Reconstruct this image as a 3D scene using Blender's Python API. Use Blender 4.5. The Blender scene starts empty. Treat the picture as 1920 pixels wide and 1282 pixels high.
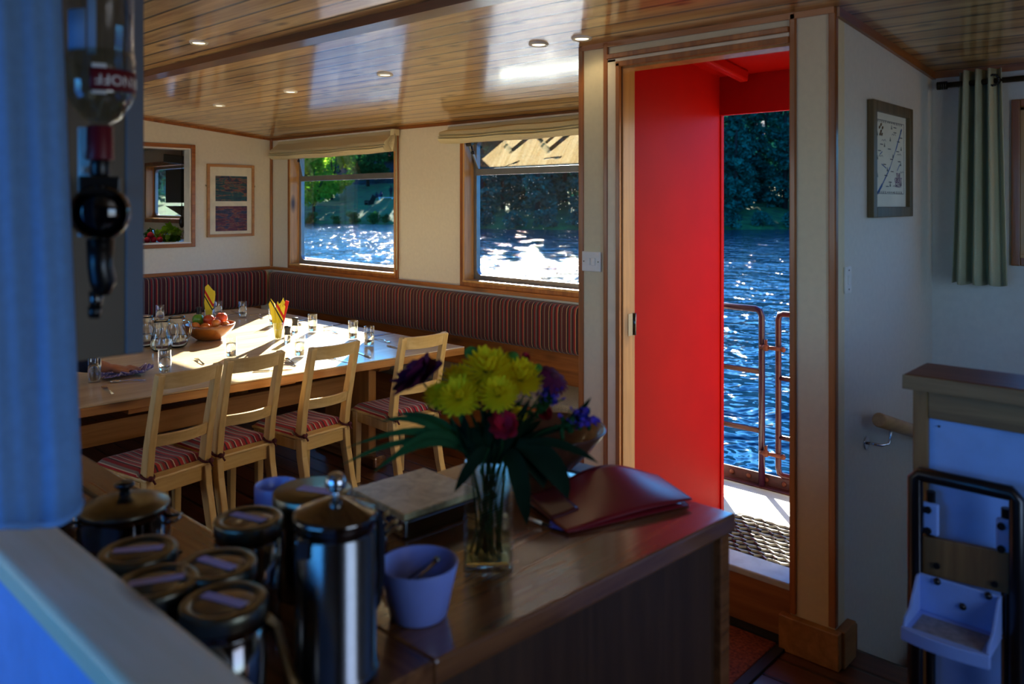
import bpy, bmesh, math, random
from mathutils import Vector, Matrix, Euler, noise as mnoise
R = random.Random(7)
PI = math.pi
sc = bpy.context.scene
COL = sc.collection

# ---------------------------------------------------------------- survey of the room
# eye height 1.70 m, 28 mm lens, level camera; room axes: +Y towards the river side, -X towards the galley bulkhead
F, CX, HY, EYE = 1493.0, 960.0, 381.0, 1.70
YAW = math.atan(1389 / 1493)
FW = (-math.sin(YAW), math.cos(YAW)); RT = (math.cos(YAW), math.sin(YAW))
def ray(px, py):
    r = (px - CX) / F
    return Vector((FW[0] + RT[0] * r, FW[1] + RT[1] * r, (HY - py) / F))
O = Vector((0, 0, EYE))
def on_z(px, py, z):
    d = ray(px, py); return O + d * ((z - EYE) / d.z)
def on_x(px, py, x):
    d = ray(px, py); return O + d * (x / d.x)
def on_y(px, py, y):
    d = ray(px, py); return O + d * (y / d.y)
def at_d(px, py, t):
    return O + ray(px, py) * t
def depth(p):
    return FW[0] * p.x + FW[1] * p.y

# ---------------------------------------------------------------- objects
def tag(o, label=None, cat=None, group=None, kind=None):
    if label: o['label'] = label
    if cat: o['category'] = cat
    if group: o['group'] = group
    if kind: o['kind'] = kind
    return o
def thing(name, label, cat, loc=(0, 0, 0), rz=0.0, group=None):
    o = bpy.data.objects.new(name, None); COL.objects.link(o)
    o.empty_display_size = 0.1
    o.location = loc; o.rotation_euler = (0, 0, rz)
    return tag(o, label, cat, group)
def kids(o):
    return [c for c in bpy.data.objects if c.parent == o]
def dup(root, loc, rz=None, label=None, group=None):
    r = root.copy(); COL.objects.link(r); r.location = loc
    if rz is not None: r.rotation_euler = (0, 0, rz)
    if label: r['label'] = label
    if group: r['group'] = group
    for c0 in kids(root):
        c = c0.copy(); COL.objects.link(c); c.parent = r
        for d0 in kids(c0):
            d = d0.copy(); COL.objects.link(d); d.parent = c
    return r

class MB:
    """collects shapes and links them as ONE mesh object"""
    def __init__(s):
        s.v = []; s.f = []; s.mi = []; s.m = 0; s.sm = []
        s.smooth = False
    def add(s, vs, fs, smooth=None):
        b = len(s.v); s.v += [tuple(v) for v in vs]
        sm = s.smooth if smooth is None else smooth
        for f in fs:
            s.f.append([b + i for i in f]); s.mi.append(s.m); s.sm.append(sm)
        return s
    def box(s, lo, hi, M=None):
        x0, y0, z0 = lo; x1, y1, z1 = hi
        vs = [(x0,y0,z0),(x1,y0,z0),(x1,y1,z0),(x0,y1,z0),(x0,y0,z1),(x1,y0,z1),(x1,y1,z1),(x0,y1,z1)]
        if M: vs = [M @ Vector(v) for v in vs]
        return s.add(vs, [(3,2,1,0),(4,5,6,7),(0,1,5,4),(1,2,6,5),(2,3,7,6),(3,0,4,7)], False)
    def bbox(s, c, d, M=None):
        return s.box((c[0]-d[0]/2, c[1]-d[1]/2, c[2]-d[2]/2), (c[0]+d[0]/2, c[1]+d[1]/2, c[2]+d[2]/2), M)
    def bar(s, a, b, w, h, up=(0, 0, 1), w2=None, h2=None):
        a = Vector(a); b = Vector(b); d = (b - a).normalized(); u = Vector(up)
        sd = d.cross(u)
        if sd.length < 1e-5: sd = d.cross(Vector((1, 0, 0)))
        sd.normalize(); u = sd.cross(d).normalized()
        w2 = w if w2 is None else w2; h2 = h if h2 is None else h2
        vs = []
        for p, ww, hh in ((a, w, h), (b, w2, h2)):
            for i, j in ((-1,-1),(1,-1),(1,1),(-1,1)):
                vs.append(p + sd * (i * ww / 2) + u * (j * hh / 2))
        return s.add(vs, [(3,2,1,0),(4,5,6,7),(0,1,5,4),(1,2,6,5),(2,3,7,6),(3,0,4,7)], False)
    def sweep(s, pts, w, h, up=(0, 0, 1)):
        """rectangular section along a path"""
        pts = [Vector(p) for p in pts]; n = len(pts); vs = []; fs = []
        for i, p in enumerate(pts):
            d = (pts[min(i+1, n-1)] - pts[max(i-1, 0)]).normalized()
            sd = d.cross(Vector(up)).normalized(); u = sd.cross(d).normalized()
            ww = w[i] if isinstance(w, (list, tuple)) else w
            hh = h[i] if isinstance(h, (list, tuple)) else h
            for a, b in ((-1,-1),(1,-1),(1,1),(-1,1)):
                vs.append(p + sd * (a * ww / 2) + u * (b * hh / 2))
        for i in range(n - 1):
            for k in range(4):
                k2 = (k + 1) % 4
                fs.append((i*4+k, i*4+k2, i*4+4+k2, i*4+4+k))
        fs.append((3,2,1,0)); e = (n-1)*4; fs.append((e, e+1, e+2, e+3))
        return s.add(vs, fs, False)
    def tube(s, pts, r, n=10, caps=True, flat=None):
        pts = [Vector(p) for p in pts]; m = len(pts)
        rs = r if isinstance(r, (list, tuple)) else [r] * m
        vs = []; fs = []; pu = None
        for i, p in enumerate(pts):
            d = (pts[min(i+1, m-1)] - pts[max(i-1, 0)])
            d = d.normalized() if d.length > 1e-9 else Vector((0, 0, 1))
            if pu is None:
                a = Vector((0, 0, 1)) if abs(d.z) < .9 else Vector((1, 0, 0))
                pu = (a - d * a.dot(d)).normalized()
            else:
                pu = pu - d * pu.dot(d)
                pu = pu.normalized() if pu.length > 1e-6 else d.orthogonal().normalized()
            q = d.cross(pu)
            fl = flat[i] if isinstance(flat, (list, tuple)) else (flat or 1.0)
            for k in range(n):
                t = 2 * PI * k / n
                vs.append(p + pu * (math.cos(t) * rs[i] * fl) + q * (math.sin(t) * rs[i]))
        for i in range(m - 1):
            for k in range(n):
                k2 = (k + 1) % n
                fs.append((i*n+k, i*n+k2, (i+1)*n+k2, (i+1)*n+k))
        s.add(vs, fs, True)
        if caps:
            b = len(s.v) - len(vs)
            s.f.append([b + k for k in range(n-1, -1, -1)]); s.mi.append(s.m); s.sm.append(False)
            s.f.append([b + (m-1)*n + k for k in range(n)]); s.mi.append(s.m); s.sm.append(False)
        return s
    def lathe(s, prof, c=(0, 0, 0), n=32, M=None, cap0=False, cap1=False, smooth=True, sq=None):
        """profile of (r, z) turned about z at c"""
        vs = []; fs = []; m = len(prof)
        for r, z in prof:
            for k in range(n):
                t = 2 * PI * k / n
                v = Vector((math.cos(t) * r, math.sin(t) * r, z))
                if M: v = M @ v
                vs.append(v + Vector(c))
        for i in range(m - 1):
            for k in range(n):
                k2 = (k + 1) % n
                fs.append((i*n+k, i*n+k2, (i+1)*n+k2, (i+1)*n+k))
        if cap0: fs.append(tuple(range(n-1, -1, -1)))
        if cap1: fs.append(tuple((m-1)*n + k for k in range(n)))
        return s.add(vs, fs, smooth)
    def ball(s, c, r, n=16, sc3=(1, 1, 1), M=None):
        prof = [(math.sin(PI*i/n) * 1.0, -math.cos(PI*i/n)) for i in range(n + 1)]
        vs = []; fs = []; k_ = 2 * n
        for a, z in prof:
            for k in range(k_):
                t = 2*PI*k/k_
                v = Vector((math.cos(t)*a*r*sc3[0], math.sin(t)*a*r*sc3[1], z*r*sc3[2]))
                if M: v = M @ v
                vs.append(v + Vector(c))
        for i in range(n):
            for k in range(k_):
                k2 = (k+1) % k_
                fs.append((i*k_+k, i*k_+k2, (i+1)*k_+k2, (i+1)*k_+k))
        return s.add(vs, fs, True)
    def prism(s, poly, a, b, axis='z', M=None):
        """polygon in the two other axes extruded from a to b along axis (x: (y,z), y: (x,z), z: (x,y))"""
        def P(u, v, t):
            p = {'x': (t, u, v), 'y': (u, t, v), 'z': (u, v, t)}[axis]
            return M @ Vector(p) if M else Vector(p)
        n = len(poly)
        vs = [P(u, v, a) for u, v in poly] + [P(u, v, b) for u, v in poly]
        fs = [tuple(range(n-1, -1, -1)), tuple(range(n, 2*n))] + [(i, (i+1) % n, n+(i+1) % n, n+i) for i in range(n)]
        return s.add(vs, fs, False)
    def grid(s, fn, nu, nv, smooth=True, closed_u=False):
        vs = [fn(i / nu, j / nv) for j in range(nv + 1) for i in range(nu + 1)]
        fs = []
        w = nu + 1
        for j in range(nv):
            for i in range(nu):
                fs.append((j*w+i, j*w+i+1, (j+1)*w+i+1, (j+1)*w+i))
        return s.add(vs, fs, smooth)
    def build(s, name, mats, parent=None, bevel=0, seg=2, loc=None, solid=0, sub=0, merge=False):
        me = bpy.data.meshes.new(name); me.from_pydata(s.v, [], s.f)
        if not isinstance(mats, (list, tuple)): mats = [mats]
        for m in mats: me.materials.append(m)
        me.polygons.foreach_set('material_index', s.mi)
        me.polygons.foreach_set('use_smooth', s.sm)
        bm = bmesh.new(); bm.from_mesh(me)
        if merge: bmesh.ops.remove_doubles(bm, verts=bm.verts, dist=1e-5)
        bmesh.ops.recalc_face_normals(bm, faces=bm.faces)
        bm.to_mesh(me); bm.free(); me.update()
        o = bpy.data.objects.new(name, me); COL.objects.link(o)
        if parent: o.parent = parent
        if loc: o.location = loc
        if solid:
            md = o.modifiers.new('solid', 'SOLIDIFY'); md.thickness = solid; md.offset = 0
        if bevel:
            md = o.modifiers.new('bevel', 'BEVEL'); md.width = bevel; md.segments = seg; md.limit_method = 'ANGLE'; md.angle_limit = math.radians(40)
        if sub:
            md = o.modifiers.new('sub', 'SUBSURF'); md.levels = sub; md.render_levels = sub
        return o
def struct(name, mb, mats, bevel=0, parent=None, **k):
    o = mb.build(name, mats, parent, bevel, **k)
    if not parent: o['kind'] = 'structure'
    return o
def localize(o, loc):
    """give a mesh built in room coordinates its own origin"""
    L = Vector(loc)
    o.data.transform(Matrix.Translation(-L)); o.location = L
    return o

# ---------------------------------------------------------------- materials
def srgb(h):
    c = [int(h[i:i+2], 16) / 255 for i in (0, 2, 4)]
    return tuple(x / 12.92 if x <= .04045 else ((x + .055) / 1.055) ** 2.4 for x in c) + (1,)
class G:
    def __init__(s, name):
        s.mat = bpy.data.materials.new(name); s.mat.use_nodes = True
        s.t = s.mat.node_tree; s.N = s.t.nodes; s.L = s.t.links
        s.N.clear(); s.out = s.N.new('ShaderNodeOutputMaterial')
    def set(s, sock, v):
        if hasattr(v, 'node'): s.L.new(v, sock)
        elif v is not None:
            if hasattr(sock.default_value, '__len__') and not hasattr(v, '__len__'): v = [v] * len(sock.default_value)
            if hasattr(sock.default_value, '__len__') and len(v) != len(sock.default_value): v = tuple(v)[:len(sock.default_value)]
            sock.default_value = v
    def n(s, typ, out=0, props=None, **ins):
        nd = s.N.new('ShaderNode' + typ)
        for k, v in (props or {}).items(): setattr(nd, k, v)
        for k, v in ins.items():
            k = k.replace('_', ' ') if k.replace('_', ' ') in nd.inputs else k
            s.set(nd.inputs[int(k[1:])] if k[0] == 'i' and k[1:].isdigit() else nd.inputs[k], v)
        return nd.outputs[out]
    def m(s, op, a, b=0.0, c=0.0, clamp=False):
        nd = s.N.new('ShaderNodeMath'); nd.operation = op; nd.use_clamp = clamp
        for i, v in enumerate((a, b, c)): s.set(nd.inputs[i], v)
        return nd.outputs[0]
    def ramp(s, f, stops, mode='LINEAR'):
        nd = s.N.new('ShaderNodeValToRGB'); nd.color_ramp.interpolation = mode
        e = nd.color_ramp.elements
        while len(e) > 1: e.remove(e[-1])
        for i, (p, c) in enumerate(stops):
            x = e[0] if i == 0 else e.new(p)
            x.position = p; x.color = c if len(c) == 4 else tuple(c) + (1,)
        s.set(nd.inputs[0], f)
        return nd.outputs[0]
    def mix(s, f, a, b, blend='MIX'):
        nd = s.N.new('ShaderNodeMix'); nd.data_type = 'RGBA'; nd.blend_type = blend
        s.set(nd.inputs[0], f); s.set(nd.inputs[6], a); s.set(nd.inputs[7], b)
        return nd.outputs[2]
    def obj(s): return s.n('TexCoord', 3)
    def map(s, v, scale=(1, 1, 1), rot=(0, 0, 0), loc=(0, 0, 0)):
        return s.n('Mapping', Vector=v, Scale=scale, Rotation=rot, Location=loc)
    def noise(s, v, scale=5, detail=3, rough=.5, dist=0.0, out=0):
        return s.n('TexNoise', out, Vector=v, Scale=scale, Detail=detail, Roughness=rough, Distortion=dist)
    def bump(s, h, strength=.3, dist=.01):
        return s.n('Bump', Height=h, Strength=strength, Distance=dist)
    def bsdf(s, color=None, rough=.5, metal=0.0, normal=None, **k):
        nd = s.N.new('ShaderNodeBsdfPrincipled')
        s.set(nd.inputs['Base Color'], color); s.set(nd.inputs['Roughness'], rough); s.set(nd.inputs['Metallic'], metal)
        if normal is not None: s.L.new(normal, nd.inputs['Normal'])
        for kk, v in k.items(): s.set(nd.inputs[kk.replace('_', ' ')], v)
        return nd.outputs[0]
    def done(s, sh):
        s.L.new(sh, s.out.inputs['Surface']); return s.mat

def plain(name, col, rough=.5, metal=0.0, var=.08, scale=12, bump=0.0, **k):
    g = G(name); c = srgb(col) if isinstance(col, str) else tuple(col) + (1,)
    v = g.obj(); f = g.noise(v, scale, 4)
    lo = tuple(x * (1 - var) for x in c[:3]); hi = tuple(min(1, x * (1 + var)) for x in c[:3])
    cc = g.ramp(f, [(.3, lo), (.7, hi)])
    nrm = g.bump(g.noise(v, scale * 12, 3), bump, .002) if bump else None
    return g.done(g.bsdf(cc, rough, metal, nrm, **k))

def wood(name, light, dark, axis=0, rough=.4, grain=1.0, knots=.5, plank=None, paxis=1, groove='#', coat=0.0, pvar=.25, knotcol=None, coat_ior=1.5):
    """timber with grain along axis; plank = board width across paxis with dark joints"""
    g = G(name); v = g.obj(); xyz = g.N.new('ShaderNodeSeparateXYZ'); g.L.new(v, xyz.inputs[0])
    st = [9.0 * grain] * 3; st[axis] = .55 * grain
    mv = g.map(v, tuple(st))
    gro = None
    if plank:
        t = g.m('DIVIDE', xyz.outputs[paxis], plank)
        pid = g.m('FLOOR', t); fr = g.m('FRACT', t)
        rnd = g.n('TexWhiteNoise', 0, {'noise_dimensions': '1D'}, W=pid)
        off = g.n('CombineXYZ', X=g.m('MULTIPLY', rnd, 37.0), Y=g.m('MULTIPLY', rnd, 19.0), Z=g.m('MULTIPLY', rnd, 7.0))
        va = g.N.new('ShaderNodeVectorMath'); va.operation = 'ADD'
        g.L.new(mv, va.inputs[0]); g.L.new(off, va.inputs[1]); mv = va.outputs[0]
        edge = g.m('MINIMUM', fr, g.m('SUBTRACT', 1.0, fr))
        gro = g.n('MapRange', 0, {'clamp': True}, Value=edge, i1=.034, i2=.085, i3=0.0, i4=1.0)
    f1 = g.noise(mv, 1.6, 5, .6, .8)
    f2 = g.noise(mv, 7.0, 3, .5)
    f = g.m('ADD', g.m('MULTIPLY', f1, .75), g.m('MULTIPLY', f2, .25))
    L_, D_ = srgb(light), srgb(dark)
    M_ = tuple((a + b) / 2 for a, b in zip(L_, D_))
    c = g.ramp(f, [(.3, D_), (.47, M_), (.62, L_)])
    if knots:
        ks = [5.5] * 3; ks[axis] = 1.9
        kv = g.map(v, tuple(ks)) if not plank else g.map(mv, tuple(k / s_ for k, s_ in zip(ks, st)))
        d = g.n('TexVoronoi', 0, {'voronoi_dimensions': '2D'} if plank else None, Vector=kv, Scale=1.0, Randomness=1.0)
        k = g.n('MapRange', 0, {'clamp': True}, Value=d, i1=.02 if plank else .06, i2=.13 if plank else .20, i3=knots, i4=0.0)
        c = g.mix(k, c, srgb(knotcol or '3a1d0c'))
    if plank:
        hv = g.ramp(rnd, [(0, (1 - pvar,) * 3), (1, (1 + pvar * .3,) * 3)])
        c = g.mix(1.0, c, hv, 'MULTIPLY')
        c = g.mix(g.m('MULTIPLY', g.m('SUBTRACT', 1.0, gro), .95), c, srgb('1a0b05'))
        nrm = g.bump(g.m('ADD', gro, g.m('MULTIPLY', f2, .1)), .5, .006)
    else:
        nrm = g.bump(f2, .12, .004)
    k = dict(Coat_Weight=coat, Coat_Roughness=.12, Coat_IOR=coat_ior) if coat else {}
    return g.done(g.bsdf(c, rough, 0, nrm, **k))

def stripes(name, axis, period, stops, rough=.85, weave=220):
    g = G(name); v = g.obj(); xyz = g.N.new('ShaderNodeSeparateXYZ'); g.L.new(v, xyz.inputs[0])
    fr = g.m('FRACT', g.m('DIVIDE', xyz.outputs[axis], period))
    c = g.ramp(fr, [(p, srgb(h)) for p, h in stops], 'CONSTANT')
    nz = g.noise(v, weave, 2)
    c = g.mix(.25, c, g.ramp(nz, [(.3, (.35,) * 3), (.7, (1.2,) * 3)]), 'MULTIPLY')
    return g.done(g.bsdf(c, rough, 0, g.bump(nz, .3, .002), Sheen_Weight=.15))

def pane(name, tint=(1, 1, 1), refl=.06, rough=0.0, dirt=0.0):
    g = G(name)
    geo = g.N.new('ShaderNodeNewGeometry'); dp = g.N.new('ShaderNodeVectorMath'); dp.operation = 'DOT_PRODUCT'
    g.L.new(geo.outputs['Normal'], dp.inputs[0]); g.L.new(geo.outputs['Incoming'], dp.inputs[1])
    cs = g.m('SUBTRACT', 1.0, g.m('ABSOLUTE', dp.outputs['Value']), clamp=True)
    fac = g.m('MULTIPLY_ADD', g.m('POWER', cs, 5.0), 1 - refl, refl)
    fac = g.m('MINIMUM', fac, .92)
    tr = g.n('BsdfTransparent', Color=tuple(tint) + (1,)); gl = g.n('BsdfGlossy', Color=(1, 1, 1, 1), Roughness=rough)
    sh = g.N.new('ShaderNodeMixShader'); g.set(sh.inputs[0], fac); g.L.new(tr, sh.inputs[1]); g.L.new(gl, sh.inputs[2])
    res = sh.outputs[0]
    if dirt:
        v = g.obj()
        sp = g.n('TexVoronoi', 0, Vector=v, Scale=26.0)
        spk = g.n('MapRange', 0, {'clamp': True}, Value=sp, i1=.05, i2=.13, i3=.5, i4=0.0)
        film = g.m('MULTIPLY', g.noise(g.map(v, (6, 6, 1.2)), 2.0, 4), .0)
        df = g.n('BsdfTranslucent', Color=(.8, .85, .85, 1))
        s2 = g.N.new('ShaderNodeMixShader')
        g.set(s2.inputs[0], g.m('MULTIPLY', g.m('ADD', spk, film), dirt)); g.L.new(res, s2.inputs[1]); g.L.new(df, s2.inputs[2])
        res = s2.outputs[0]
    return g.done(res)
def metal(name, col, rough=.2, aniso=0.0):
    return plain(name, col, rough, 1.0, .05, 30)
# ---------------------------------------------------------------- material library
M = {}
M['ceil'] = wood('ceiling_pine', 'f6d088', '9a642a', 0, .28, 1.0, .9, plank=.118, paxis=1, coat=1.0, pvar=.28, knotcol='4a2410', coat_ior=1.65)
M['trim'] = wood('varnished_pine_trim', 'b26a2c', '7a4116', 2, .35, 1.0, .6, coat=.2)
M['trimx'] = wood('varnished_pine_rail', 'b26a2c', '7a4116', 0, .35, 1.0, .6, coat=.2)
M['trimy'] = wood('varnished_pine_rail_across', 'b26a2c', '7a4116', 1, .35, 1.0, .6, coat=.2)
M['beam'] = wood('dark_stained_beam', '6a3416', '3c1b0b', 0, .3, 1.0, .5, coat=.3)
M['lining'] = wood('pale_pine_lining', 'd9a561', 'a8733a', 2, .4, .8, .95, coat=.2)
M['table'] = wood('table_top_oak', 'dcc79e', 'b79868', 1, .3, .8, .25, coat=.25)
M['tedge'] = wood('table_edge_pine', 'c58a48', '98602a', 1, .4, .8, .7)
M['tleg'] = wood('trestle_pine', 'b98147', '85521f', 1, .45, .8, .8)
M['tlegz'] = wood('trestle_pine_upright', 'b98147', '85521f', 2, .45, .8, .8)
M['chair'] = wood('chair_beech', 'd8b87c', 'b48d4c', 2, .4, .9, .35)
M['chairy'] = wood('chair_beech_rail', 'd8b87c', 'b48d4c', 1, .4, .9, .3)
M['counter'] = wood('counter_oak', '8a5a34', '4c2c16', 1, .2, 1.0, .3, coat=.8)
M['counterx'] = wood('counter_oak_across', '8a5a34', '4c2c16', 0, .2, 1.0, .3, coat=.35)
M['cab'] = wood('cabinet_dark_oak', '4e3520', '312012', 2, .45, 1.0, .2)
M['ledge'] = wood('ledge_pale_pine', 'f8f0d8', 'e0d2a6', 0, .4, .8, .9)
M['floor'] = wood('floor_dark_board', '6e3d22', '3e1e0f', 0, .3, .9, .4, plank=.13, paxis=1, coat=.3, pvar=.3)
M['riser'] = wood('step_riser_board', 'a86a37', '764220', 0, .45, .9, .4)
M['oak'] = wood('half_wall_oak', '8a7048', '5a4526', 0, .5, 1.3, .3)
M['oakz'] = wood('half_wall_oak_post', '8a6a3c', '5a3d1c', 2, .5, 1.3, .3)
M['oakcap'] = wood('half_wall_cap', '7a4a2a', '53301a', 0, .45, 1.0, .3)
M['bench'] = wood('bench_panel_pine', 'a4632e', '6e3c18', 0, .4, .9, .5, coat=.2)
M['wall'] = plain('cream_wall_vinyl', 'e6dfcb', .7, 0, .03, 40, .25)
M['walldoor'] = plain('warm_cream_wall_vinyl', 'e8d9b2', .7, 0, .03, 40, .25)
M['wallgrey'] = plain('pale_grey_wall_vinyl', 'e3ded0', .7, 0, .03, 40, .25)
M['white'] = plain('white_paint', 'efece4', .4)
M['casing'] = plain('cream_door_casing', 'f3e2c2', .45)
M['alu'] = plain('grey_window_frame', '8b8f92', .35, .6)
M['rubber'] = plain('black_rubber', '141416', .7)
M['pane'] = pane('window_glass', (.97, .985, .985), .04)
M['panel_dark'] = wood('dark_panelled_wall', '5a3a22', '3a2414', 2, .5, .8, .2)  # unseen walls kept dark to cut bounced fill light
M['panedirty'] = pane('spotted_window_glass', (.97, .985, .985), .04, dirt=.06)
M['panetilt2'] = pane('tilted_reflecting_vent_glass', (.9, .95, .95), .22)
M['panetilt'] = pane('tilted_vent_glass', (.9, .95, .95), .09)
M['red'] = plain('red_gloss_paint', 'a60c07', .5, 0, .05, 5, .05, Specular_IOR_Level=.08)
M['redrail'] = plain('dark_red_rail_paint', '4a1216', .35, 0, .15, 20)
M['rust'] = plain('rusty_orange_steel', '6e301c', .6, .2, .35, 60)
M['plate'] = plain('dark_red_kick_plate', '471818', .5, .1, .35, 30)
M['deck'] = plain('pale_deck_paint', 'cfcaba', .6, 0, .12, 9)
M['sill'] = plain('worn_white_sill', 'c2c8d2', .5, 0, .15, 16)
M['hull'] = plain('dark_hull_paint', '31161a', .5)
M['bluelitpaint'] = plain('blue_light_tinted_paint', '86b0ec', .5)  # blue light on white surfaces put into this paint colour
M['bluelitglaze'] = plain('blue_light_tinted_glaze', '8496dc', .3)  # blue light on white china put into the glaze colour
M['steel'] = metal('brushed_steel', '6c6966', .21)
M['steeld'] = metal('dark_polished_steel', '77726c', .10)
M['chrome'] = metal('polished_chrome', 'd6d6d8', .08)
M['brass'] = metal('aged_brass', '6f6a58', .28)
M['black'] = plain('black_plastic', '0c0c0e', .3)
M['blackm'] = plain('black_tube_paint', '0b0c10', .3)
M['cream'] = plain('cream_blind_fabric', 'd9cfa8', .9, 0, .06, 200, .3)
M['curtain'] = plain('olive_curtain_fabric', 'c2bd98', .9, 0, .06, 200, .3)
M['bluecloth'] = plain('blue_hanging_cloth', '6f9cd0', .9, 0, .06, 60, .2)
M['bench_cloth'] = None
ST = [(0, '4a1014'), (.13, 'c9a67c'), (.16, '2b1a1c'), (.26, '7c1417'), (.36, '6d6258'), (.43, '3a0e12'), (.55, '8b1a1c'), (.64, 'b89468'),
      (.67, '2a1516'), (.77, '5d1216'), (.86, '77695c'), (.91, '4a1014')]
M['stx'] = stripes('striped_upholstery_x', 0, .155, ST)
M['sty'] = stripes('striped_upholstery_y', 1, .155, ST)
ST2 = [(0, '6b1216'), (.1, 'd9c9b0'), (.14, '8c1519'), (.3, '2c1a1e'), (.38, 'a3171b'), (.52, 'c9b8a0'), (.55, '7d7168'), (.62, '8c1519'), (.74, '3b1317'), (.82, 'd0beaa'), (.85, '9c1418')]
M['cush'] = stripes('striped_cushion', 1, .115, ST2)
M['seatgrey'] = plain('grey_bench_cushion', '6f675d', .95, 0, .2, 150, .4)
M['tie'] = plain('dark_red_tie', '4e1014', .8)
M['paper'] = plain('white_paper', 'e9e6dd', .8)
M['maroon'] = plain('maroon_plastic', '7a1720', .3, 0, .05, 6)
M['lamp_on'] = None
def emit(name, col, s):
    g = G(name); return g.done(g.n('Emission', Color=srgb(col), Strength=s))
M['lamp_on'] = emit('lit_lamp_lens', 'ffe9b8', 6.0)
def glassm(name, col=(1, 1, 1), ior=1.45, rough=0.0):
    g = G(name); return g.done(g.n('BsdfGlass', Color=tuple(col) + (1,), Roughness=rough, IOR=ior))
M['thin'] = pane('thin_drinking_glass', (.97, .985, .985), .07)
M['thick'] = glassm('clear_glass', (.97, .99, .985))
M['water'] = glassm('still_water', (.97, .99, 1), 1.33)
M['vase'] = pane('vase_glass', (.90, .94, .93), .09)
# ---------------------------------------------------------------- the saloon shell
XE, YW, YD, XW, YB = -7.32, 4.27, 2.95, -1.123, 4.16      # end wall, window wall, door wall, side wall, wall beyond it
XA = -2.07                                                # red side of the doorway recess
PY = -2.6                                                 # opposite side of the cabin
def zc(x, y):
    a = -x - 1.1; t = YW - y
    return 2.315 + .0065 * a + (.085 + .002 * a) * t - .004 * t * t
def wall_with_holes(mb, axis, pos, thick, u0, u1, top, holes, z0=0.0):
    """wall at pos on axis, running u0..u1, top(u) high, holes (ua, ub, za, zb)"""
    us = sorted(set([u0, u1] + [h[0] for h in holes] + [h[1] for h in holes]))
    us = [u for u in us if u0 <= u <= u1]
    ext = []
    for a, b in zip(us, us[1:]):
        k = max(1, int((b - a) / .5)); ext += [a + (b - a) * i / k for i in range(k)]
    ext.append(us[-1])
    for a, b in zip(ext, ext[1:]):
        segs = [(z0, None)]
        mid = (a + b) / 2
        hs = sorted([h for h in holes if h[0] < mid < h[1]], key=lambda h: h[2])
        z = z0; parts = []
        for h in hs:
            parts.append((z, h[2])); z = h[3]
        parts.append((z, None))
        for za, zb in parts:
            ta = zb if zb is not None else top(a); tb = zb if zb is not None else top(b)
            p = [(a, za), (b, za), (b, tb), (a, ta)]
            if axis == 'y': mb.prism([(u, z_) for u, z_ in p], pos, pos + thick, 'y')
            else: mb.prism([(u, z_) for u, z_ in p], pos, pos + thick, 'x')
# ceiling: boarded, cambered
def ceil_mesh(x0, x1, y0, y1, dz=0.0, n=24):
    mb = MB()
    mb.grid(lambda u, v: (x0 + (x1-x0)*u, y0 + (y1-y0)*v, zc(x0 + (x1-x0)*u, y0 + (y1-y0)*v) + dz), 2, n, True)
    mb.grid(lambda u, v: (x0 + (x1-x0)*u, y0 + (y1-y0)*v, zc(x0 + (x1-x0)*u, y0 + (y1-y0)*v) + dz + .06), 2, n, True)
    return mb
mb = ceil_mesh(-11.2, 1.9, PY - .1, YD + .08, 0, 40)
b2 = ceil_mesh(-11.2, XA - .1, YD + .08, YW + .15, 0, 12); mb.add(b2.v, b2.f, True)
b2 = ceil_mesh(XW - .08, 1.9, YD + .08, YW + .15, 0, 12); mb.add(b2.v, b2.f, True)
struct('ceiling', mb, M['ceil'])
# the stained beam that runs fore and aft
mb = MB(); ys = 2.12
for i in range(12):
    xa = XE + (XW + 1.6 - XE) * i / 12; xb = XE + (XW + 1.6 - XE) * (i + 1) / 12
    for (a, b) in ((xa, xb),):
        za, zb = zc(a, ys), zc(b, ys)
        mb.add([(a, ys-.05, za-.035), (b, ys-.05, zb-.035), (b, ys+.05, zb-.035), (a, ys+.05, za-.035),
                (a, ys-.05, za+.02), (b, ys-.05, zb+.02), (b, ys+.05, zb+.02), (a, ys+.05, za+.02)],
               [(0,1,2,3), (0,4,5,1), (3,2,6,7)])
struct('ceiling_beam', mb, M['beam'])

W1 = (-6.96, -5.31, 1.095, 2.24); W2 = (-4.48, -2.82, 1.095, 2.24)
HT = (2.1, 3.43, 1.325, 2.215)                        # serving hatch
mb = MB(); wall_with_holes(mb, 'y', YW, .12, XE - .1, -2.42, lambda x: zc(x, YW) + .03, [W1, W2])
struct('wall_starboard', mb, M['wall'])
mb = MB(); wall_with_holes(mb, 'x', XE - .09, .09, PY, YW, lambda y: zc(XE, y) + .03, [HT])
struct('wall_fore', mb, M['wall'])
# door wall: strip, header, post
mb = MB(); wall_with_holes(mb, 'y', YD, .09, -2.29, XW, lambda x: zc(x, YD) + .03, [(-2.095, -1.293, -1, 2.33)])
struct('wall_doorway', mb, M['walldoor'])
mb = MB(); wall_with_holes(mb, 'x', XA - .22, .20, YD + .09, 3.86, lambda y: zc(XA, y) + .03, [])
wall_with_holes(mb, 'x', -2.5, .08, 3.78, 4.38, lambda y: zc(XA, y) + .03, []); mb.box((-2.5, 3.78, 0), (XA - .02, 3.86, 2.45))
struct('wall_recess_saloon', mb, M['wall'])
mb = MB(); wall_with_holes(mb, 'x', XW - .17, .17, YD + .09, 4.38, lambda y: zc(XW, y) + .03, [], -1.3)
struct('wall_side', mb, M['wallgrey'])
W3 = (-.76, .3, 1.46, 2.13)
mb = MB(); wall_with_holes(mb, 'y', YB, .12, XW, 1.9, lambda x: zc(x, YB) + .03, [W3], -1.3)
struct('wall_beyond', mb, M['wallgrey'])
PW = [(-6.6, -5.1, 1.1, 2.2), (-4.3, -2.8, 1.1, 2.2), (-1.9, -.5, .9, 2.1)]
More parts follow.
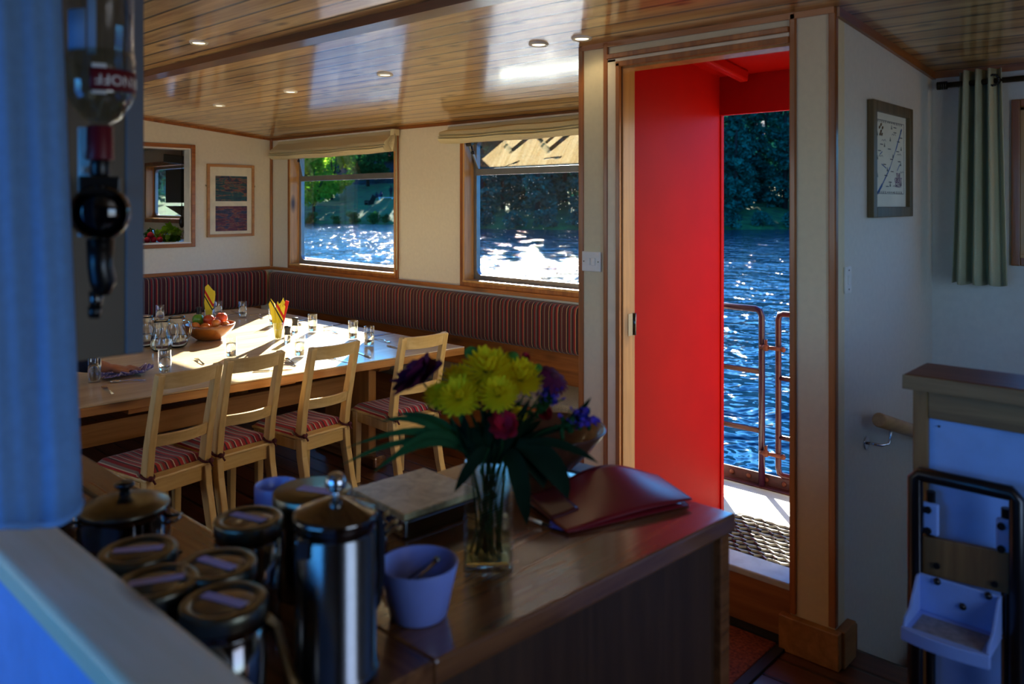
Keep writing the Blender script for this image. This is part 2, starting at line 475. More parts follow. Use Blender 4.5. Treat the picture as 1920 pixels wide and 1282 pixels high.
PB = -.9                                              # unseen bar wall set further in to bring its blue window light closer
mb = MB(); wall_with_holes(mb, 'y', PY - .1, .1, XE, -2.3, lambda x: zc(x, PY) + .03, PW[:2])
struct('wall_port', mb, M['panel_dark'])
mb = MB(); wall_with_holes(mb, 'y', PB - .1, .1, -2.4, 1.9, lambda x: zc(x, PB) + .03, PW[2:])
wall_with_holes(mb, 'x', -2.4, .1, PY, PB - .1, lambda y: zc(-2.4, y) + .03, [])
struct('wall_bar', mb, M['panel_dark'])
mb = MB(); wall_with_holes(mb, 'x', 1.8, .1, PB, YB, lambda y: zc(1.8, y) + .03, [(.4, 1.8, 1.0, 2.2)], -1.3)
struct('wall_aft', mb, M['panel_dark'])

# floor, with the stairwell left open beyond the door post
mb = MB()
mb.box((XE, PY, -.06), (XW, YD + .04, 0)); mb.box((XE, YD + .04, -.06), (-2.2, YW, 0))
mb.box((XW, PY, -.06), (1.9, 3.12, 0))
struct('floor', mb, M['floor'])
mb = MB(); mb.box((XW, 3.12, -1.36), (1.9, YB, -1.3)); struct('floor_stairwell', mb, M['floor'])
mb = MB(); mb.box((XW, 3.09, -1.3), (1.9, 3.12, -.06)); struct('wall_stairwell', mb, M['cab'])
mb = MB()
for k in range(5): mb.box((-1.0 + k * .26, 3.14, -1.3), (-.74 + k * .26, YB - .02, -.22 - k * .22))
struct('stairs', mb, M['floor'])

# trims
def trim(name, lo, hi, m, bev=.004):
    mb = MB(); mb.box(lo, hi); return struct(name, mb, m, bev)
trim('trim_1', (XE + .001, YW - .02, 1.03), (XE + .03, YW - .001, zc(XE, YW)), M['trim'])
trim('trim_2', (XE, YW - .035, 1.03), (-2.31, YW - .001, 1.062), M['trimx'])
trim('trim_3', (XE + .001, PY, 1.03), (XE + .035, YW - .03, 1.062), M['trimy'])
trim('trim_4', (-2.315, YD - .006, .0), (-2.286, YD + .05, zc(-2.3, YD)), M['trim'])
trim('trim_5', (-2.166, YD - .014, 0.0), (-2.142, YD - .0005, zc(-2.15, YD)), M['trim'])
trim('trim_6', (-1.293, YD - .012, .14), (-1.268, YD + .09, zc(-1.29, YD)), M['trim'])
trim('trim_7', (-1.146, YD - .008, .14), (-1.118, YD + .02, zc(-1.13, YD)), M['trim'])
mb = MB()                                              # cove under the ceiling of the side wall
n = 10
for i in range(n):
    ya = YD + (YB - YD) * i / n; yb = YD + (YB - YD) * (i + 1) / n
    za, zb = zc(XW, ya), zc(XW, yb)
    mb.add([(XW + .0005, ya, za - .035), (XW + .016, ya, za - .035), (XW + .016, ya, za), (XW + .0005, ya, za),
            (XW + .0005, yb, zb - .035), (XW + .016, yb, zb - .035), (XW + .016, yb, zb), (XW + .0005, yb, zb)],
           [(0,1,5,4), (1,2,6,5), (0,3,2,1), (4,5,6,7)])
struct('trim_8', mb, M['trimy'])
mb = MB(); mb.box((XW, YB - .014, zc(XW, YB) - .03), (1.8, YB - .0005, zc(0, YB) + .01)); struct('trim_9', mb, M['trimx'])
mb = MB()                                              # ceiling edge over the door header and the window wall
for xa, xb, y in ((-2.29, XW, YD), (XE, -2.29, YW)):
    mb.prism([(xa, zc(xa, y) - .022), (xb, zc(xb, y) - .022), (xb, zc(xb, y) + .01), (xa, zc(xa, y) + .01)], y - .012, y - .0006, 'y')
mb.prism([(y, zc(XE, y) - .02) for y in (PY, 0, 2, YW)] + [(y, zc(XE, y) + .01) for y in (YW, 2, 0, PY)], XE + .0006, XE + .012, 'x')
struct('trim_10', mb, M['trimx'])
# baseboard block at the foot of the door post
mb = MB(); mb.box((-1.325, YD - .035, 0), (-1.098, YD - .0005, .135)); mb.box((XW + .0005, YD - .0005, 0), (XW + .035, YD + .115, .135))
struct('baseboard_doorway', mb, M['tleg'], .004)
trim('baseboard_side', (XW + .0005, YD + .115, -.01), (XW + .02, YD + .17, .10), M['trimy'])

# ---------------------------------------------------------------- door surround, threshold and recess
d1 = MB()
d1.m = 0
d1.box((-2.142, YD - .012, .0), (-2.095, YD - .0005, 2.35))          # cream casing
d1.box((-2.142, YD - .012, 2.335), (-1.293, YD - .0005, 2.352))
door = struct('door_1', d1, M['casing'], .003)
mb = MB(); mb.box((-2.095, YD - .018, .2), (-2.073, YD + .001, 2.33)); mb.box((-2.095, YD - .018, 2.312), (-1.293, YD + .001, 2.336))
mb.box((-2.142, YD - .02, 2.352), (-1.293, YD - .0005, 2.374))
mb.build('door_bead', M['trim'], door, .003)
mb = MB(); mb.box((-2.094, YD + .001, .2), (-2.066, YD + .095, 2.33)); mb.box((-2.094, YD + .001, 2.302), (-1.293, YD + .095, 2.33))
mb.build('door_lining', wood('door_lining_pine', 'c08a48', '8f5a26', 2, .4, .8, .9, coat=.2), door, .003)
hm = MB(); hm.tube([(-2.062, YD + .088, 1.10), (-2.062, YD + .088, 1.20)], .007, 10); hm.box((-2.0655, YD + .04, 1.10), (-2.064, YD + .085, 1.20))
hm.build('hinge', M['steel'], door)
mb = MB(); mb.box((-2.095, 2.988, 0), (-1.293, 3.04, .205)); struct('trim_11', mb, M['riser'], .003)
mb = MB(); mb.box((-2.066, 2.975, .205), (-1.295, 3.115, .232)); struct('trim_12', mb, M['sill'], .006)
mb = MB(); mb.box((-2.095, 2.94, .0), (-1.293, 2.988, .016)); struct('baseboard_step', mb, M['rubber'])
# recess: painted steel side, fascia, overhead
mb = MB(); mb.box((XA - .018, 3.046, .02), (XA, 3.875, 2.44)); mb.box((XA - .012, 3.845, .02), (XA + .008, 3.875, 2.44))
struct('wall_red_recess', mb, M['red'], .003)
mb = MB(); mb.box((XW - .19, 3.046, .02), (XW - .17, 4.3, 2.44)); struct('wall_recess_aft', mb, plain('grey_cream_steel_paint', '8a8068', .6))
mb = MB()
def rz(y): return 2.372 + .127 * (3.805 - y)
mb.prism([(3.04, rz(3.04)), (3.9, rz(3.9)), (3.9, rz(3.9) + .04), (3.04, rz(3.04) + .04)], XA - .3, XW - .1, 'x')
struct('ceiling_recess', mb, M['red'])
mb = MB(); mb.box((XA - .3, 3.84, 2.164), (XW - .1, 3.87, 2.40)); struct('trim_13', mb, M['red'], .004)
p = on_z(1348, 112, 2.40); q = on_z(1432, 153, 2.345)
mb = MB(); mb.bar((p.x, 3.12, rz(3.12) - .03), (p.x + .01, 3.78, rz(3.78) - .03), .05, .06); struct('beam_recess', mb, M['red'], .012)
mb = MB(); mb.box((-2.085, 3.041, -.1), (-1.29, 3.87, .02)); mb.box((-2.42, 3.87, -.1), (-1.29, 4.62, .02)); mb.box((-2.9, 4.4, -.1), (-2.42, 4.62, .02)); struct('floor_side_deck', mb, M['deck'])
mb = MB(); mb.prism([(-2.5, -1.2), (-1.0, -1.2), (-1.0, 0), (-2.5, 0)], 4.63, 4.68, 'y')
mb.box((-12, 4.4, -1.2), (-2.85, 4.66, .9)); mb.box((-1.05, 4.4, -1.2), (3, 4.66, .9)); struct('wall_hull', mb, M['hull'])
mb = MB(); mb.prism([(-11.5, 1.12), (-2.85, 1.01), (-2.85, 1.08), (-11.5, 1.19)], 4.56, 4.66, 'y'); struct('trim_14', mb, M['redrail'], .01)

# unseen eave added to keep sun out of the far window's vent
mb = MB(); mb.box((-11.5, 4.395, 2.245), (-4.75, 4.92, 2.285)); struct('trim_15', mb, M['white'], .004)
# honeycomb rubber mat on the deck
hm_ = thing('honeycomb_mat', 'dark mat with wet glare painted on its honeycomb lattice on the deck outside the doorway', 'mat', (-1.685, 3.57, .0205))
x0, x1, y0, y1 = -2.04 + 1.685, -1.33 + 1.685, 3.14 - 3.57, 4.0 - 3.57
t = MB(); cw = .066
def hexcell(cx, cy, r):
    pts = [(cx + r * math.cos(PI/6 + k*PI/3), cy + .7 * r * math.sin(PI/6 + k*PI/3) + .006 * math.sin(k * 2.1 + cx * 60)) for k in range(6)]
    for k in range(6):
        a, b = pts[k], pts[(k+1) % 6]
        t.bar((a[0], a[1], .009), (b[0], b[1], .009), .0034, .010)
j = 0; yy = y0 + .03
while yy < y1 - .03:
    xx = x0 + .04 + (cw/2 if j % 2 else 0)
    while xx < x1 - .03:
        hexcell(xx, yy, cw / 2 / math.cos(PI/6)); xx += cw
    yy += cw * .62; j += 1
t.build('lattice', plain('rubber_with_painted_glare', 'a3a19d', .45), hm_)  # wet glare on the lattice put into its pale colour
mb = MB(); mb.box((x0, y0, 0), (x1, y1, .004)); mb.build('backing', plain('dark_brown_rubber', '0c090a', .9), hm_)
# coir mat inside the step
g = G('coir_pile'); v = g.obj(); nz = g.noise(v, 260, 3)
cc = g.ramp(g.noise(v, 90, 4), [(.3, srgb('5e2416')), (.7, srgb('a8502e'))])
M['coir'] = g.done(g.bsdf(cc, .95, 0, g.bump(nz, .9, .01)))
dm = thing('door_mat', 'rust brown coir door mat with black edge at the foot of the step', 'mat', (-1.75, 2.45, 0))
mb = MB(); mb.box((-2.35, 2.0, .001), (-1.34, 2.93, .014)); localize(mb.build('pile', M['coir'], None, .004), (-1.75, 2.45, 0)).parent = dm
for c in kids(dm): c.location = (0, 0, 0)
mb = MB(); mb.box((-1.34 + 1.75, 2.0 - 2.45, .001), (-1.30 + 1.75, 2.93 - 2.45, .010)); mb.build('edge', M['rubber'], dm, .002)

# ---------------------------------------------------------------- windows
def rrect(x0, x1, z0, z1, r, k=5):
    pts = []
    for cx, cz, a0 in ((x1-r, z1-r, 0), (x0+r, z1-r, 90), (x0+r, z0+r, 180), (x1-r, z0+r, 270)):
        for i in range(k + 1):
            a = math.radians(a0 + 90 * i / k); pts.append((cx + r*math.cos(a), cz + r*math.sin(a)))
    return pts
def ring(mb, outer, inner, ya, yb):
    n = len(outer)
    vs = [(x, y, z) for y in (ya, yb) for (x, z) in outer] + [(x, y, z) for y in (ya, yb) for (x, z) in inner]
    fs = []
    for i in range(n):
        j = (i+1) % n
        fs += [(i, j, 2*n+j, 2*n+i), (n+i, 3*n+i, 3*n+j, n+j), (i, n+i, n+j, j), (2*n+i, 2*n+j, 3*n+j, 3*n+i)]
    mb.add(vs, fs, False)
def window(name, W, YG, tz, pane_m, vent_m, tilt=.0, nohop=False, wall_y=YW):
    x0, x1, z0, z1 = W
    root = MB()
    for lo, hi in (((x0-.035, wall_y-.014, z0-.04), (x0, wall_y-.0005, z1+.035)), ((x1, wall_y-.014, z0-.04), (x1+.035, wall_y-.0005, z1+.035)),
                   ((x0, wall_y-.014, z0-.04), (x1, wall_y-.0005, z0)), ((x0, wall_y-.014, z1), (x1, wall_y-.0005, z1+.035))):
        root.box(lo, hi)
    w = struct(name, root, M['trim'], .004)
    ln = MB()
    ln.box((x0, wall_y-.016, z0), (x0+.018, YG-.012, z1)); ln.box((x1-.018, wall_y-.016, z0), (x1, YG-.012, z1))
    ln.box((x0, wall_y-.02, z0-.004), (x1, YG-.012, z0+.014)); ln.box((x0, wall_y-.016, z1-.018), (x1, YG-.012, z1))
    ln.build('window_lining', M['lining'], w, .003)
    fr = MB()
    a0, a1, c0, c1 = x0+.02, x1-.02, z0+.016, z1-.02
    ring(fr, rrect(a0 - .003, a1 + .003, c0 - .003, c1 + .003, .002), rrect(a0+.032, a1-.032, c0+.032, c1-.032, .05), YG-.02, YG+.02)
    if not nohop: fr.box((a0+.03, YG-.025, tz-.028), (a1-.03, YG+.015, tz+.022))
    fr.build('window_frame', M['alu'], w, .003)
    gl = MB()
    zt = tz - .02 if not nohop else c1 - .03
    gl.box((a0+.03, YG+.001, c0+.03), (a1-.03, YG+.005, zt))
    gl.build('window_pane', pane_m, w)
    if not nohop:
        Mx = Matrix.Translation((0, YG-.005, tz+.02)) @ Matrix.Rotation(tilt, 4, 'X')
        h = MB(); h.box((a0+.04, -.003, 0), (a1-.04, .003, c1-.03-tz), Mx); h.build('vent_pane', vent_m, w)
        h = MB()
        hh = c1 - .03 - tz
        for lo, hi in (((a0+.03, -.008, 0), (a0+.048, .008, hh)), ((a1-.048, -.008, 0), (a1-.03, .008, hh)), ((a0+.03, -.008, hh-.016), (a1-.03, .008, hh))): h.box(lo, hi, Mx)
        h.build('vent_frame', M['alu'], w, .002)
        h = MB()
        for hx in (a0 + .07, a1 - .12):
            h.bbox((hx, -.02, c1-.05-tz), (.06, .03, .022), Mx); h.tube([Mx @ Vector((hx+.015, -.02, c1-.055-tz)), Mx @ Vector((hx+.03, -.05, c1-.11-tz))], .008, 8)
            h.ball(Mx @ Vector((hx+.03, -.05, c1-.11-tz)), .014, 6)
        h.build('vent_catch', M['black'], w)
    return w
window('window_1', W1, 4.375, 1.945, M['pane'], M['panetilt'], .22)
window('window_2', W2, 4.375, 1.945, M['panedirty'], M['panetilt2'], .50)
window('window_3', W3, 4.27, 2.1, M['pane'], M['pane'], 0, True, YB)
for i, (a, b, c, d) in enumerate(PW):
    mb = MB(); fo = .05; PY_ = PY if i < 2 else PB
    for lo, hi in (((a-fo, PY_, c-fo), (a, PY_+.015, d+fo)), ((b, PY_, c-fo), (b+fo, PY_+.015, d+fo)), ((a, PY_, c-fo), (b, PY_+.015, c)), ((a, PY_, d), (b, PY_+.015, d+fo))):
        mb.box(lo, hi)
    w = struct('window_%d' % (i + 4), mb, M['trim'], .004)
    mb = MB(); mb.box((a, PY_-.06, c), (b, PY_-.055, d)); mb.build('window_pane', M['pane'], w)

# serving hatch frame
y0, y1, z0, z1 = HT
mb = MB()
for lo, hi in (((XE+.0005, y1, z0-.035), (XE+.02, y1+.036, z1+.035)), ((XE+.0005, y0-.036, z0-.035), (XE+.02, y0, z1+.035)),
               ((XE+.0005, y0, z0-.035), (XE+.02, y1, z0)), ((XE+.0005, y0, z1), (XE+.02, y1, z1+.035))): mb.box(lo, hi)
hw = struct('window_8', mb, M['trimy'], .004)
mb = MB(); mb.box((XE-.12, y1-.012, z0), (XE+.001, y1, z1)); mb.box((XE-.12, y0, z1-.012), (XE+.001, y1, z1)); mb.box((XE-.14, y0, z0-.002), (XE+.012, y1, z0+.01))
mb.build('hatch_lining', M['white'], hw, .002)
# ---------------------------------------------------------------- river, far bank, trees, the boat's rail
WZ = -.9
g = G('river_water'); v = g.n('NewGeometry', 0)
def shift(dx, dy):
    n_ = g.N.new('ShaderNodeVectorMath'); n_.operation = 'ADD'; g.L.new(v, n_.inputs[0]); n_.inputs[1].default_value = (dx, dy, 0); return n_.outputs[0]
def wave(p):
    a_ = g.noise(g.map(p, (1, 1, 1), (0, 0, .7)), 1.1, 3, .55, .5)
    b_ = g.noise(g.map(p, (.5, 1.0, 1), (0, 0, .75)), .30, 2, .5, .3)
    c_ = g.noise(p, 4.5, 2, .5)
    return g.m('ADD', g.m('ADD', g.m('MULTIPLY', a_, .36), g.m('MULTIPLY', b_, .50)), g.m('MULTIPLY', c_, .045))
ep = .05; h0 = wave(v); hx = wave(shift(ep, 0)); hy = wave(shift(0, ep))
nx = g.m('MULTIPLY', g.m('SUBTRACT', h0, hx), 1 / ep); ny = g.m('MULTIPLY', g.m('SUBTRACT', h0, hy), 1 / ep)
nv = g.N.new('ShaderNodeVectorMath'); nv.operation = 'NORMALIZE'; g.L.new(g.n('CombineXYZ', X=nx, Y=ny, Z=1.0), nv.inputs[0])
M['river'] = g.done(g.bsdf(srgb('06223c'), .08, 0, nv.outputs[0], IOR=1.33, Specular_IOR_Level=.5))
def cam_xy(lat, dep):
    return Vector((FW[0]*dep + RT[0]*lat, FW[1]*dep + RT[1]*lat, 0))
def bank_depth(px):
    P = [(-2500, 150), (-400, 130), (200, 112), (560, 102), (700, 99), (800, 90), (930, 80), (1100, 77), (1450, 79), (2000, 88), (3200, 110), (5000, 130)]
    for (a, da), (b, db) in zip(P, P[1:]):
        if a <= px <= b: return da + (db - da) * (px - a) / (b - a)
    return 130
mb = MB()
a = cam_xy(-320, 4.5); 
mb.add([(-400, 4.64, WZ), (300, 4.64, WZ), (300, 420, WZ), (-400, 420, WZ)], [(0, 1, 2, 3)])
tag(struct('ground_river', mb, M['river']), kind='structure')
def bank_z(u, w):                   # u: bearing in photo pixels, w: metres back from the water's edge
    z = WZ - .25 + min(w, 1.5) * .5 + max(0, min(w - 1.5, 14)) * .17 + max(0, w - 15.5) * .14
    return z + .35 * mnoise.noise((u * .013, w * .15, 0)) * min(1, w / 3)
def bank_pt(u, w, dz=0.0):
    d = bank_depth(u) + w
    p = cam_xy((u - CX) / F * d, d); p.z = bank_z(u, w) + dz
    return p
g = G('bank_grass'); v = g.n('NewGeometry', 0)
cc = g.ramp(g.noise(v, .8, 5, .6), [(.3, srgb('123c1c')), (.55, srgb('2a6a2c')), (.75, srgb('4a8434'))])
M['grass'] = g.done(g.bsdf(cc, .9, 0, g.bump(g.noise(v, 9, 4), 1.0, .12)))
mb = MB(); mb.grid(lambda s_, t_: bank_pt(-2400 + 7000 * s_, 60 * t_ * t_ - .2), 120, 26)
struct('ground_bank', mb, M['grass'])
g = G('far_hill_wood'); v = g.n('NewGeometry', 0)
cc = g.ramp(g.noise(v, .35, 6, .7), [(.35, srgb('081a1c')), (.6, srgb('17393a')), (.8, srgb('2c5a48'))])
M['hill'] = g.done(g.bsdf(cc, 1.0, 0, g.bump(g.noise(v, .9, 5), 1.0, 1.2)))
mb = MB()
def hillp(s_, t_):
    u = -2400 + 7000 * s_; d = bank_depth(u) + 34 + 50 * t_
    p = cam_xy((u - CX) / F * d, d)
    p.z = 3 + 17 * math.sin(t_ * PI / 2) + 2.0 * mnoise.noise((u * .012, t_ * 4, 3)) + 1.4 * mnoise.noise((u * .05, t_ * 9, 8))
    return p
mb.grid(hillp, 240, 20)
struct('ground_wooded_hill', mb, M['hill'])

def leafmat(name, a, b, tr=.35):
    g = G(name); oi = g.n('ObjectInfo', 5); v = g.n('NewGeometry', 0)
    f = g.noise(v, 1.1, 3)
    c = g.ramp(f, [(.3, srgb(a)), (.7, srgb(b))])
    d = g.n('BsdfDiffuse', Color=c); t_ = g.n('BsdfTranslucent', Color=c)
    s_ = g.N.new('ShaderNodeMixShader'); g.set(s_.inputs[0], tr); g.L.new(d, s_.inputs[1]); g.L.new(t_, s_.inputs[2])
    return g.done(s_.outputs[0])
M['leaf_dark'] = leafmat('dark_conifer_leaf', '0f3f38', '2a7a66', .12)
M['leaf_mid'] = leafmat('mid_green_leaf', '1c4a26', '3f7d38', .3)
M['leaf_bright'] = leafmat('bright_green_leaf', '4f8a24', 'a3c93a', .55)
M['bark'] = plain('tree_bark', '2a1d15', .9, 0, .3, 6)
def foliage(mb, centres, n, size, rr):
    for _ in range(n):
        c, r = rr.choice(centres)
        d = Vector((rr.gauss(0, 1), rr.gauss(0, 1), rr.gauss(0, 1))).normalized() * (r.x * rr.uniform(.35, 1.0) ** .5)
        p = Vector(c) + Vector((d.x, d.y, d.z * r.z / r.x))
        a = Vector((rr.uniform(-1, 1), rr.uniform(-1, 1), rr.uniform(-.7, .5))).normalized()
        b = a.orthogonal().normalized(); b.rotate(Matrix.Rotation(rr.uniform(0, 6.28), 3, a))
        s_ = size * rr.uniform(.6, 1.4)
        mb.add([p - a * s_, p + b * s_ * .45, p + a * s_, p - b * s_ * .45], [(0, 1, 2, 3)], False)
def tree_meshes(kind, seed):
    rr = random.Random(seed); mb = MB(); cs = []
    if kind == 'conifer':
        H_ = 17
        for i in range(60):
            z = 1.0 + 15.5 * (i / 60); rad = 1.75 * (1 - i / 66) ** .8 + .2; a = rr.uniform(0, 6.28)
            cs.append(((math.cos(a) * rad * .62, math.sin(a) * rad * .62, z - .25 * rad), Vector((rad * .5, 0, rad * .34))))
        foliage(mb, cs, 5600, .27, rr)
    elif kind == 'broad':
        for i in range(34):
            a = rr.uniform(0, 6.28); z = rr.uniform(2.0, 12); rad = 4.4 * math.sin(PI * min(1, max(.12, (z - .2) / 12.8)) ** .8)
            q = rr.uniform(.3, .95) * rad
            cs.append(((math.cos(a) * q, math.sin(a) * q, z), Vector((1.5, 0, 1.1))))
        foliage(mb, cs, 5200, .32, rr)
    else:
        for i in range(14):
            a = rr.uniform(0, 6.28); z = rr.uniform(.4, 2.6); q = rr.uniform(.1, 1.6)
            cs.append(((math.cos(a) * q, math.sin(a) * q, z), Vector((.9, 0, .7))))
        foliage(mb, cs, 1500, .22, rr)
    tk = MB()
    hh = {'conifer': 15, 'broad': 9, 'bush': 1.6}[kind]; r0 = {'conifer': .3, 'broad': .34, 'bush': .08}[kind]
    tk.tube([(0, 0, -.8), (.05, .02, hh * .4), (-.05, .08, hh)], [r0, r0 * .7, r0 * .2], 8)
    if kind == 'broad':
        for k in range(5):
            a = k * 1.3; tk.tube([(0, 0, hh * .3), (math.cos(a) * 1.6, math.sin(a) * 1.6, hh * .6), (math.cos(a) * 2.8, math.sin(a) * 2.8, hh * .9)], [r0 * .5, r0 * .3, .05], 6)
    return mb, tk
def tree(kind, seed, name, label, cat, leafm, u, w, s_, group):
    cr, tk = tree_meshes(kind, seed)
    r = thing(name, label, cat, bank_pt(u, w), R.uniform(0, 6), group); r.scale = (s_,) * 3
    cr.build('foliage', leafm, r); tk.build('trunk', M['bark'], r)
    return r
def more(root, u, w, s_, label=None, leaf=None):
    t_ = dup(root, bank_pt(u, w), R.uniform(0, 6), label); t_.scale = (s_ * R.uniform(.95, 1.05), s_ * R.uniform(.95, 1.05), s_)
    return t_
GC = 'dark conifers on the far bank'
LC = 'dark blue green conifer in the wood across the water'
con = [tree('conifer', 11 + k, 'conifer_tree', LC, 'tree', M['leaf_dark'], [905, 1380][k], [5, 6][k], 1.0, GC) for k in range(2)]
rr = random.Random(3)
for row, w in enumerate((5, 10.5, 16, 22, 28)):
    u = 832 + row * 26
    while u < 1960:
        if 850 < u and not (row == 0 and min(abs(u - 905), abs(u - 1380)) < 80): more(rr.choice(con), u + rr.uniform(-5, 5), w + rr.uniform(-.5, .5), rr.uniform(.86, 1.06) + row * .08)
        u += 88
for u in list(range(-150, 500, 110)) + list(range(2010, 2600, 120)):
    more(rr.choice(con), u, rr.uniform(6, 14), rr.uniform(.9, 1.1))
for u in range(590, 900, 56): more(rr.choice(con), u, 66 + rr.uniform(-1, 1), rr.uniform(1.2, 1.3), 'tall dark conifer standing behind the lawn and its trees')
GB = 'leafy trees behind the lawn'
LB = 'mid green leafy tree at the back of the lawn across the water'
bro = tree('broad', 21, 'broadleaf_tree', LB, 'tree', M['leaf_mid'], 690, 34, .9, GB)
for u, w, s_ in ((556, 36, .9), (815, 36, 1.05), (752, 50, 1.15), (470, 26, 1.0)):
    more(bro, u, w, s_)
brt = tree('broad', 31, 'broadleaf_tree', 'sunlit yellow green tree overhanging the water at the left of the lawn', 'tree', M['leaf_bright'], 588, 6.5, .70, None)
r2 = tree('broad', 32, 'broadleaf_tree', 'tall sunlit yellow green tree behind the overhanging one, left of the lawn', 'tree', M['leaf_bright'], 622, 18, .80, None)
bsh = tree('bush', 41, 'waterside_bush', 'low green bush at the edge of the far bank', 'bush', M['leaf_mid'], 662, .6, .5, 'bushes along the far bank')
for u in (556, 586, 630, 700, 722, 757): more(bsh, u, rr.uniform(.3, 1.0), rr.uniform(.25, .55))
dbs = tree('bush', 43, 'waterside_bush', 'dark teal bush under the conifers at the edge of the far bank', 'bush', M['leaf_dark'], 850, .9, .6, 'dark bushes under the conifers')
for u in range(908, 1900, 58): more(dbs, u, rr.uniform(.6, 1.2), rr.uniform(.5, .62))
# things on the lawn
def person_far(name, label, loc, rz, col, sit=True):
    r = thing(name, label, 'person', loc, rz)
    mb = MB()
    if sit:
        mb.tube([(0, 0, .12), (0, 0, .45), (0, .03, .62), (0, .04, .70)], [.17, .17, .14, .06], 10)
        mb.ball((0, .06, .82), .11, 8)
        for s_ in (-1, 1):
            mb.tube([(s_*.09, .02, .13), (s_*.16, .42, .38), (s_*.13, .62, .06), (s_*.13, .72, .05)], [.09, .07, .05, .04], 8)
            mb.tube([(s_*.17, .02, .58), (s_*.22, .18, .40), (s_*.15, .42, .36)], [.055, .045, .04], 8)
    else:
        mb.tube([(0, 0, .86), (0, 0, 1.2), (0, 0, 1.42), (0, 0, 1.50)], [.16, .17, .16, .06], 10)
        mb.ball((0, .02, 1.63), .115, 8)
        for s_ in (-1, 1):
            mb.tube([(s_*.09, 0, .9), (s_*.1, .02, .48), (s_*.1, 0, .06), (s_*.1, .14, .04)], [.1, .075, .05, .045], 8)
            mb.tube([(s_*.19, 0, 1.40), (s_*.25, .02, 1.12), (s_*.22, .16, .92)], [.06, .05, .04], 8)
    mb.build('body', plain('clothing_' + col, col, .9), r)
    return r
pc = at_d(0, 0, 1)
def lawn(u, w): return bank_pt(u, w)
face = YAW + PI
person_far('person', 'seated person in dark clothes on the lawn across the water, left of the pair', lawn(706, 19), face + .4, '12202c')
person_far('person', 'seated person in blue clothes on the lawn across the water, right of the pair', lawn(715, 19.5), face - .5, '1c2c50')
person_far('person', 'person in dark clothes standing on the lawn behind the white bench', lawn(733, 19), face, '101c24', False)
b = thing('lawn_bench', 'low white bench on the lawn beside the standing person', 'bench', lawn(724, 16.5), face)
mb = MB(); mb.box((-1.1, -.2, .38), (1.1, .2, .45)); mb.build('seat', M['white'], b)
for s_ in (-.9, .9):
    mb = MB(); mb.box((s_-.06, -.18, 0), (s_+.06, .18, .38)); mb.build('leg', M['white'], b)
b = thing('lounge_chair', 'dark reclining lounge chair on the lawn across the water', 'chair', lawn(692, 12.5), face - .7)
mb = MB(); mb.box((-.4, -.45, .3), (.4, .5, .42)); mb.build('seat', M['black'], b)
mb = MB(); mb.bar((0, -.4, .35), (0, -.95, 1.25), .8, .1, (1, 0, 0)) ; mb.build('backrest', M['black'], b)
for s_ in (-.38, .38):
    mb = MB(); mb.box((s_-.05, -.5, -.1), (s_+.05, .5, .6)); mb.build('arm', M['black'], b)

# the boat's own side rail
RY = 4.45
rail = thing('side_rail', 'dark red tubular guard rail along the deck edge outside the doorway', 'railing', (-2.4, RY, .02))
def loc(o, root):
    o.data.transform(Matrix.Translation(-root.location)); return o
zt, zm, zl = 1.073, .704, .355
mb = MB()
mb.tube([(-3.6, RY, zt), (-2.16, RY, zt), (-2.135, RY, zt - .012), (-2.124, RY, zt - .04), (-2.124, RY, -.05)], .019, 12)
loc(mb.build('post', plain('blue_shade_tinted_rail', '3a1228', .3, 0, .1, 20), rail), rail)  # blue shade of the backlit post put into its colour
for z in (zm, zl):
    mb = MB(); mb.tube([(-3.6, RY, z), (-2.124, RY, z)], .016, 10); loc(mb.build('mid_rail', M['redrail'], rail), rail)
kp = thing('kick_plate', 'rusty dark red plate with bolt heads along the deck edge', 'plate', (-2.0, RY, .02))
mb = MB(); mb.box((-2.6, RY + .03, .0205), (-1.29, RY + .045, .095)); mb.box((-2.6, RY - .02, .0205), (-1.29, RY + .045, .03)); loc(mb.build('plate', M['plate'], kp, .003), kp)
for k in range(12):
    bx = -2.55 + k * .11
    mb = MB(); mb.ball((bx, RY + .028, .062), .016, 6, (1, .6, 1)); loc(mb.build('bolt', M['rust'], kp), kp)
gt = thing('gate_rail', 'dark red tubular boarding gate pinned to the end of the guard rail', 'gate', (-1.9, RY, .09))
mb = MB(); xg = -2.022
mb.tube([(-1.2, RY, zt - .015), (xg + .03, RY, zt - .015), (xg + .008, RY, zt - .024), (xg, RY, zt - .05), (xg, RY, .16), (xg + .008, RY, .13), (xg + .03, RY, .12), (-1.2, RY, .12)], .017, 12)
loc(mb.build('frame', M['redrail'], gt), gt)
for z in (zm - .02, zl - .015):
    mb = MB(); mb.tube([(xg, RY, z), (-1.2, RY, z)], .014, 10); loc(mb.build('mid_rail', M['redrail'], gt), gt)
for z in (.855, .235):
    mb = MB(); mb.tube([(-2.124, RY - .02, z), (-1.985, RY - .02, z)], .012, 10); mb.tube([(-2.09, RY - .02, z - .02), (-2.09, RY - .02, z + .045)], .010, 8); mb.ball((-2.09, RY - .02, z), .022, 8)
    mb.ball((-1.985, RY - .02, z), .016, 8); loc(mb.build('hinge_pin', M['rust'], gt), gt)
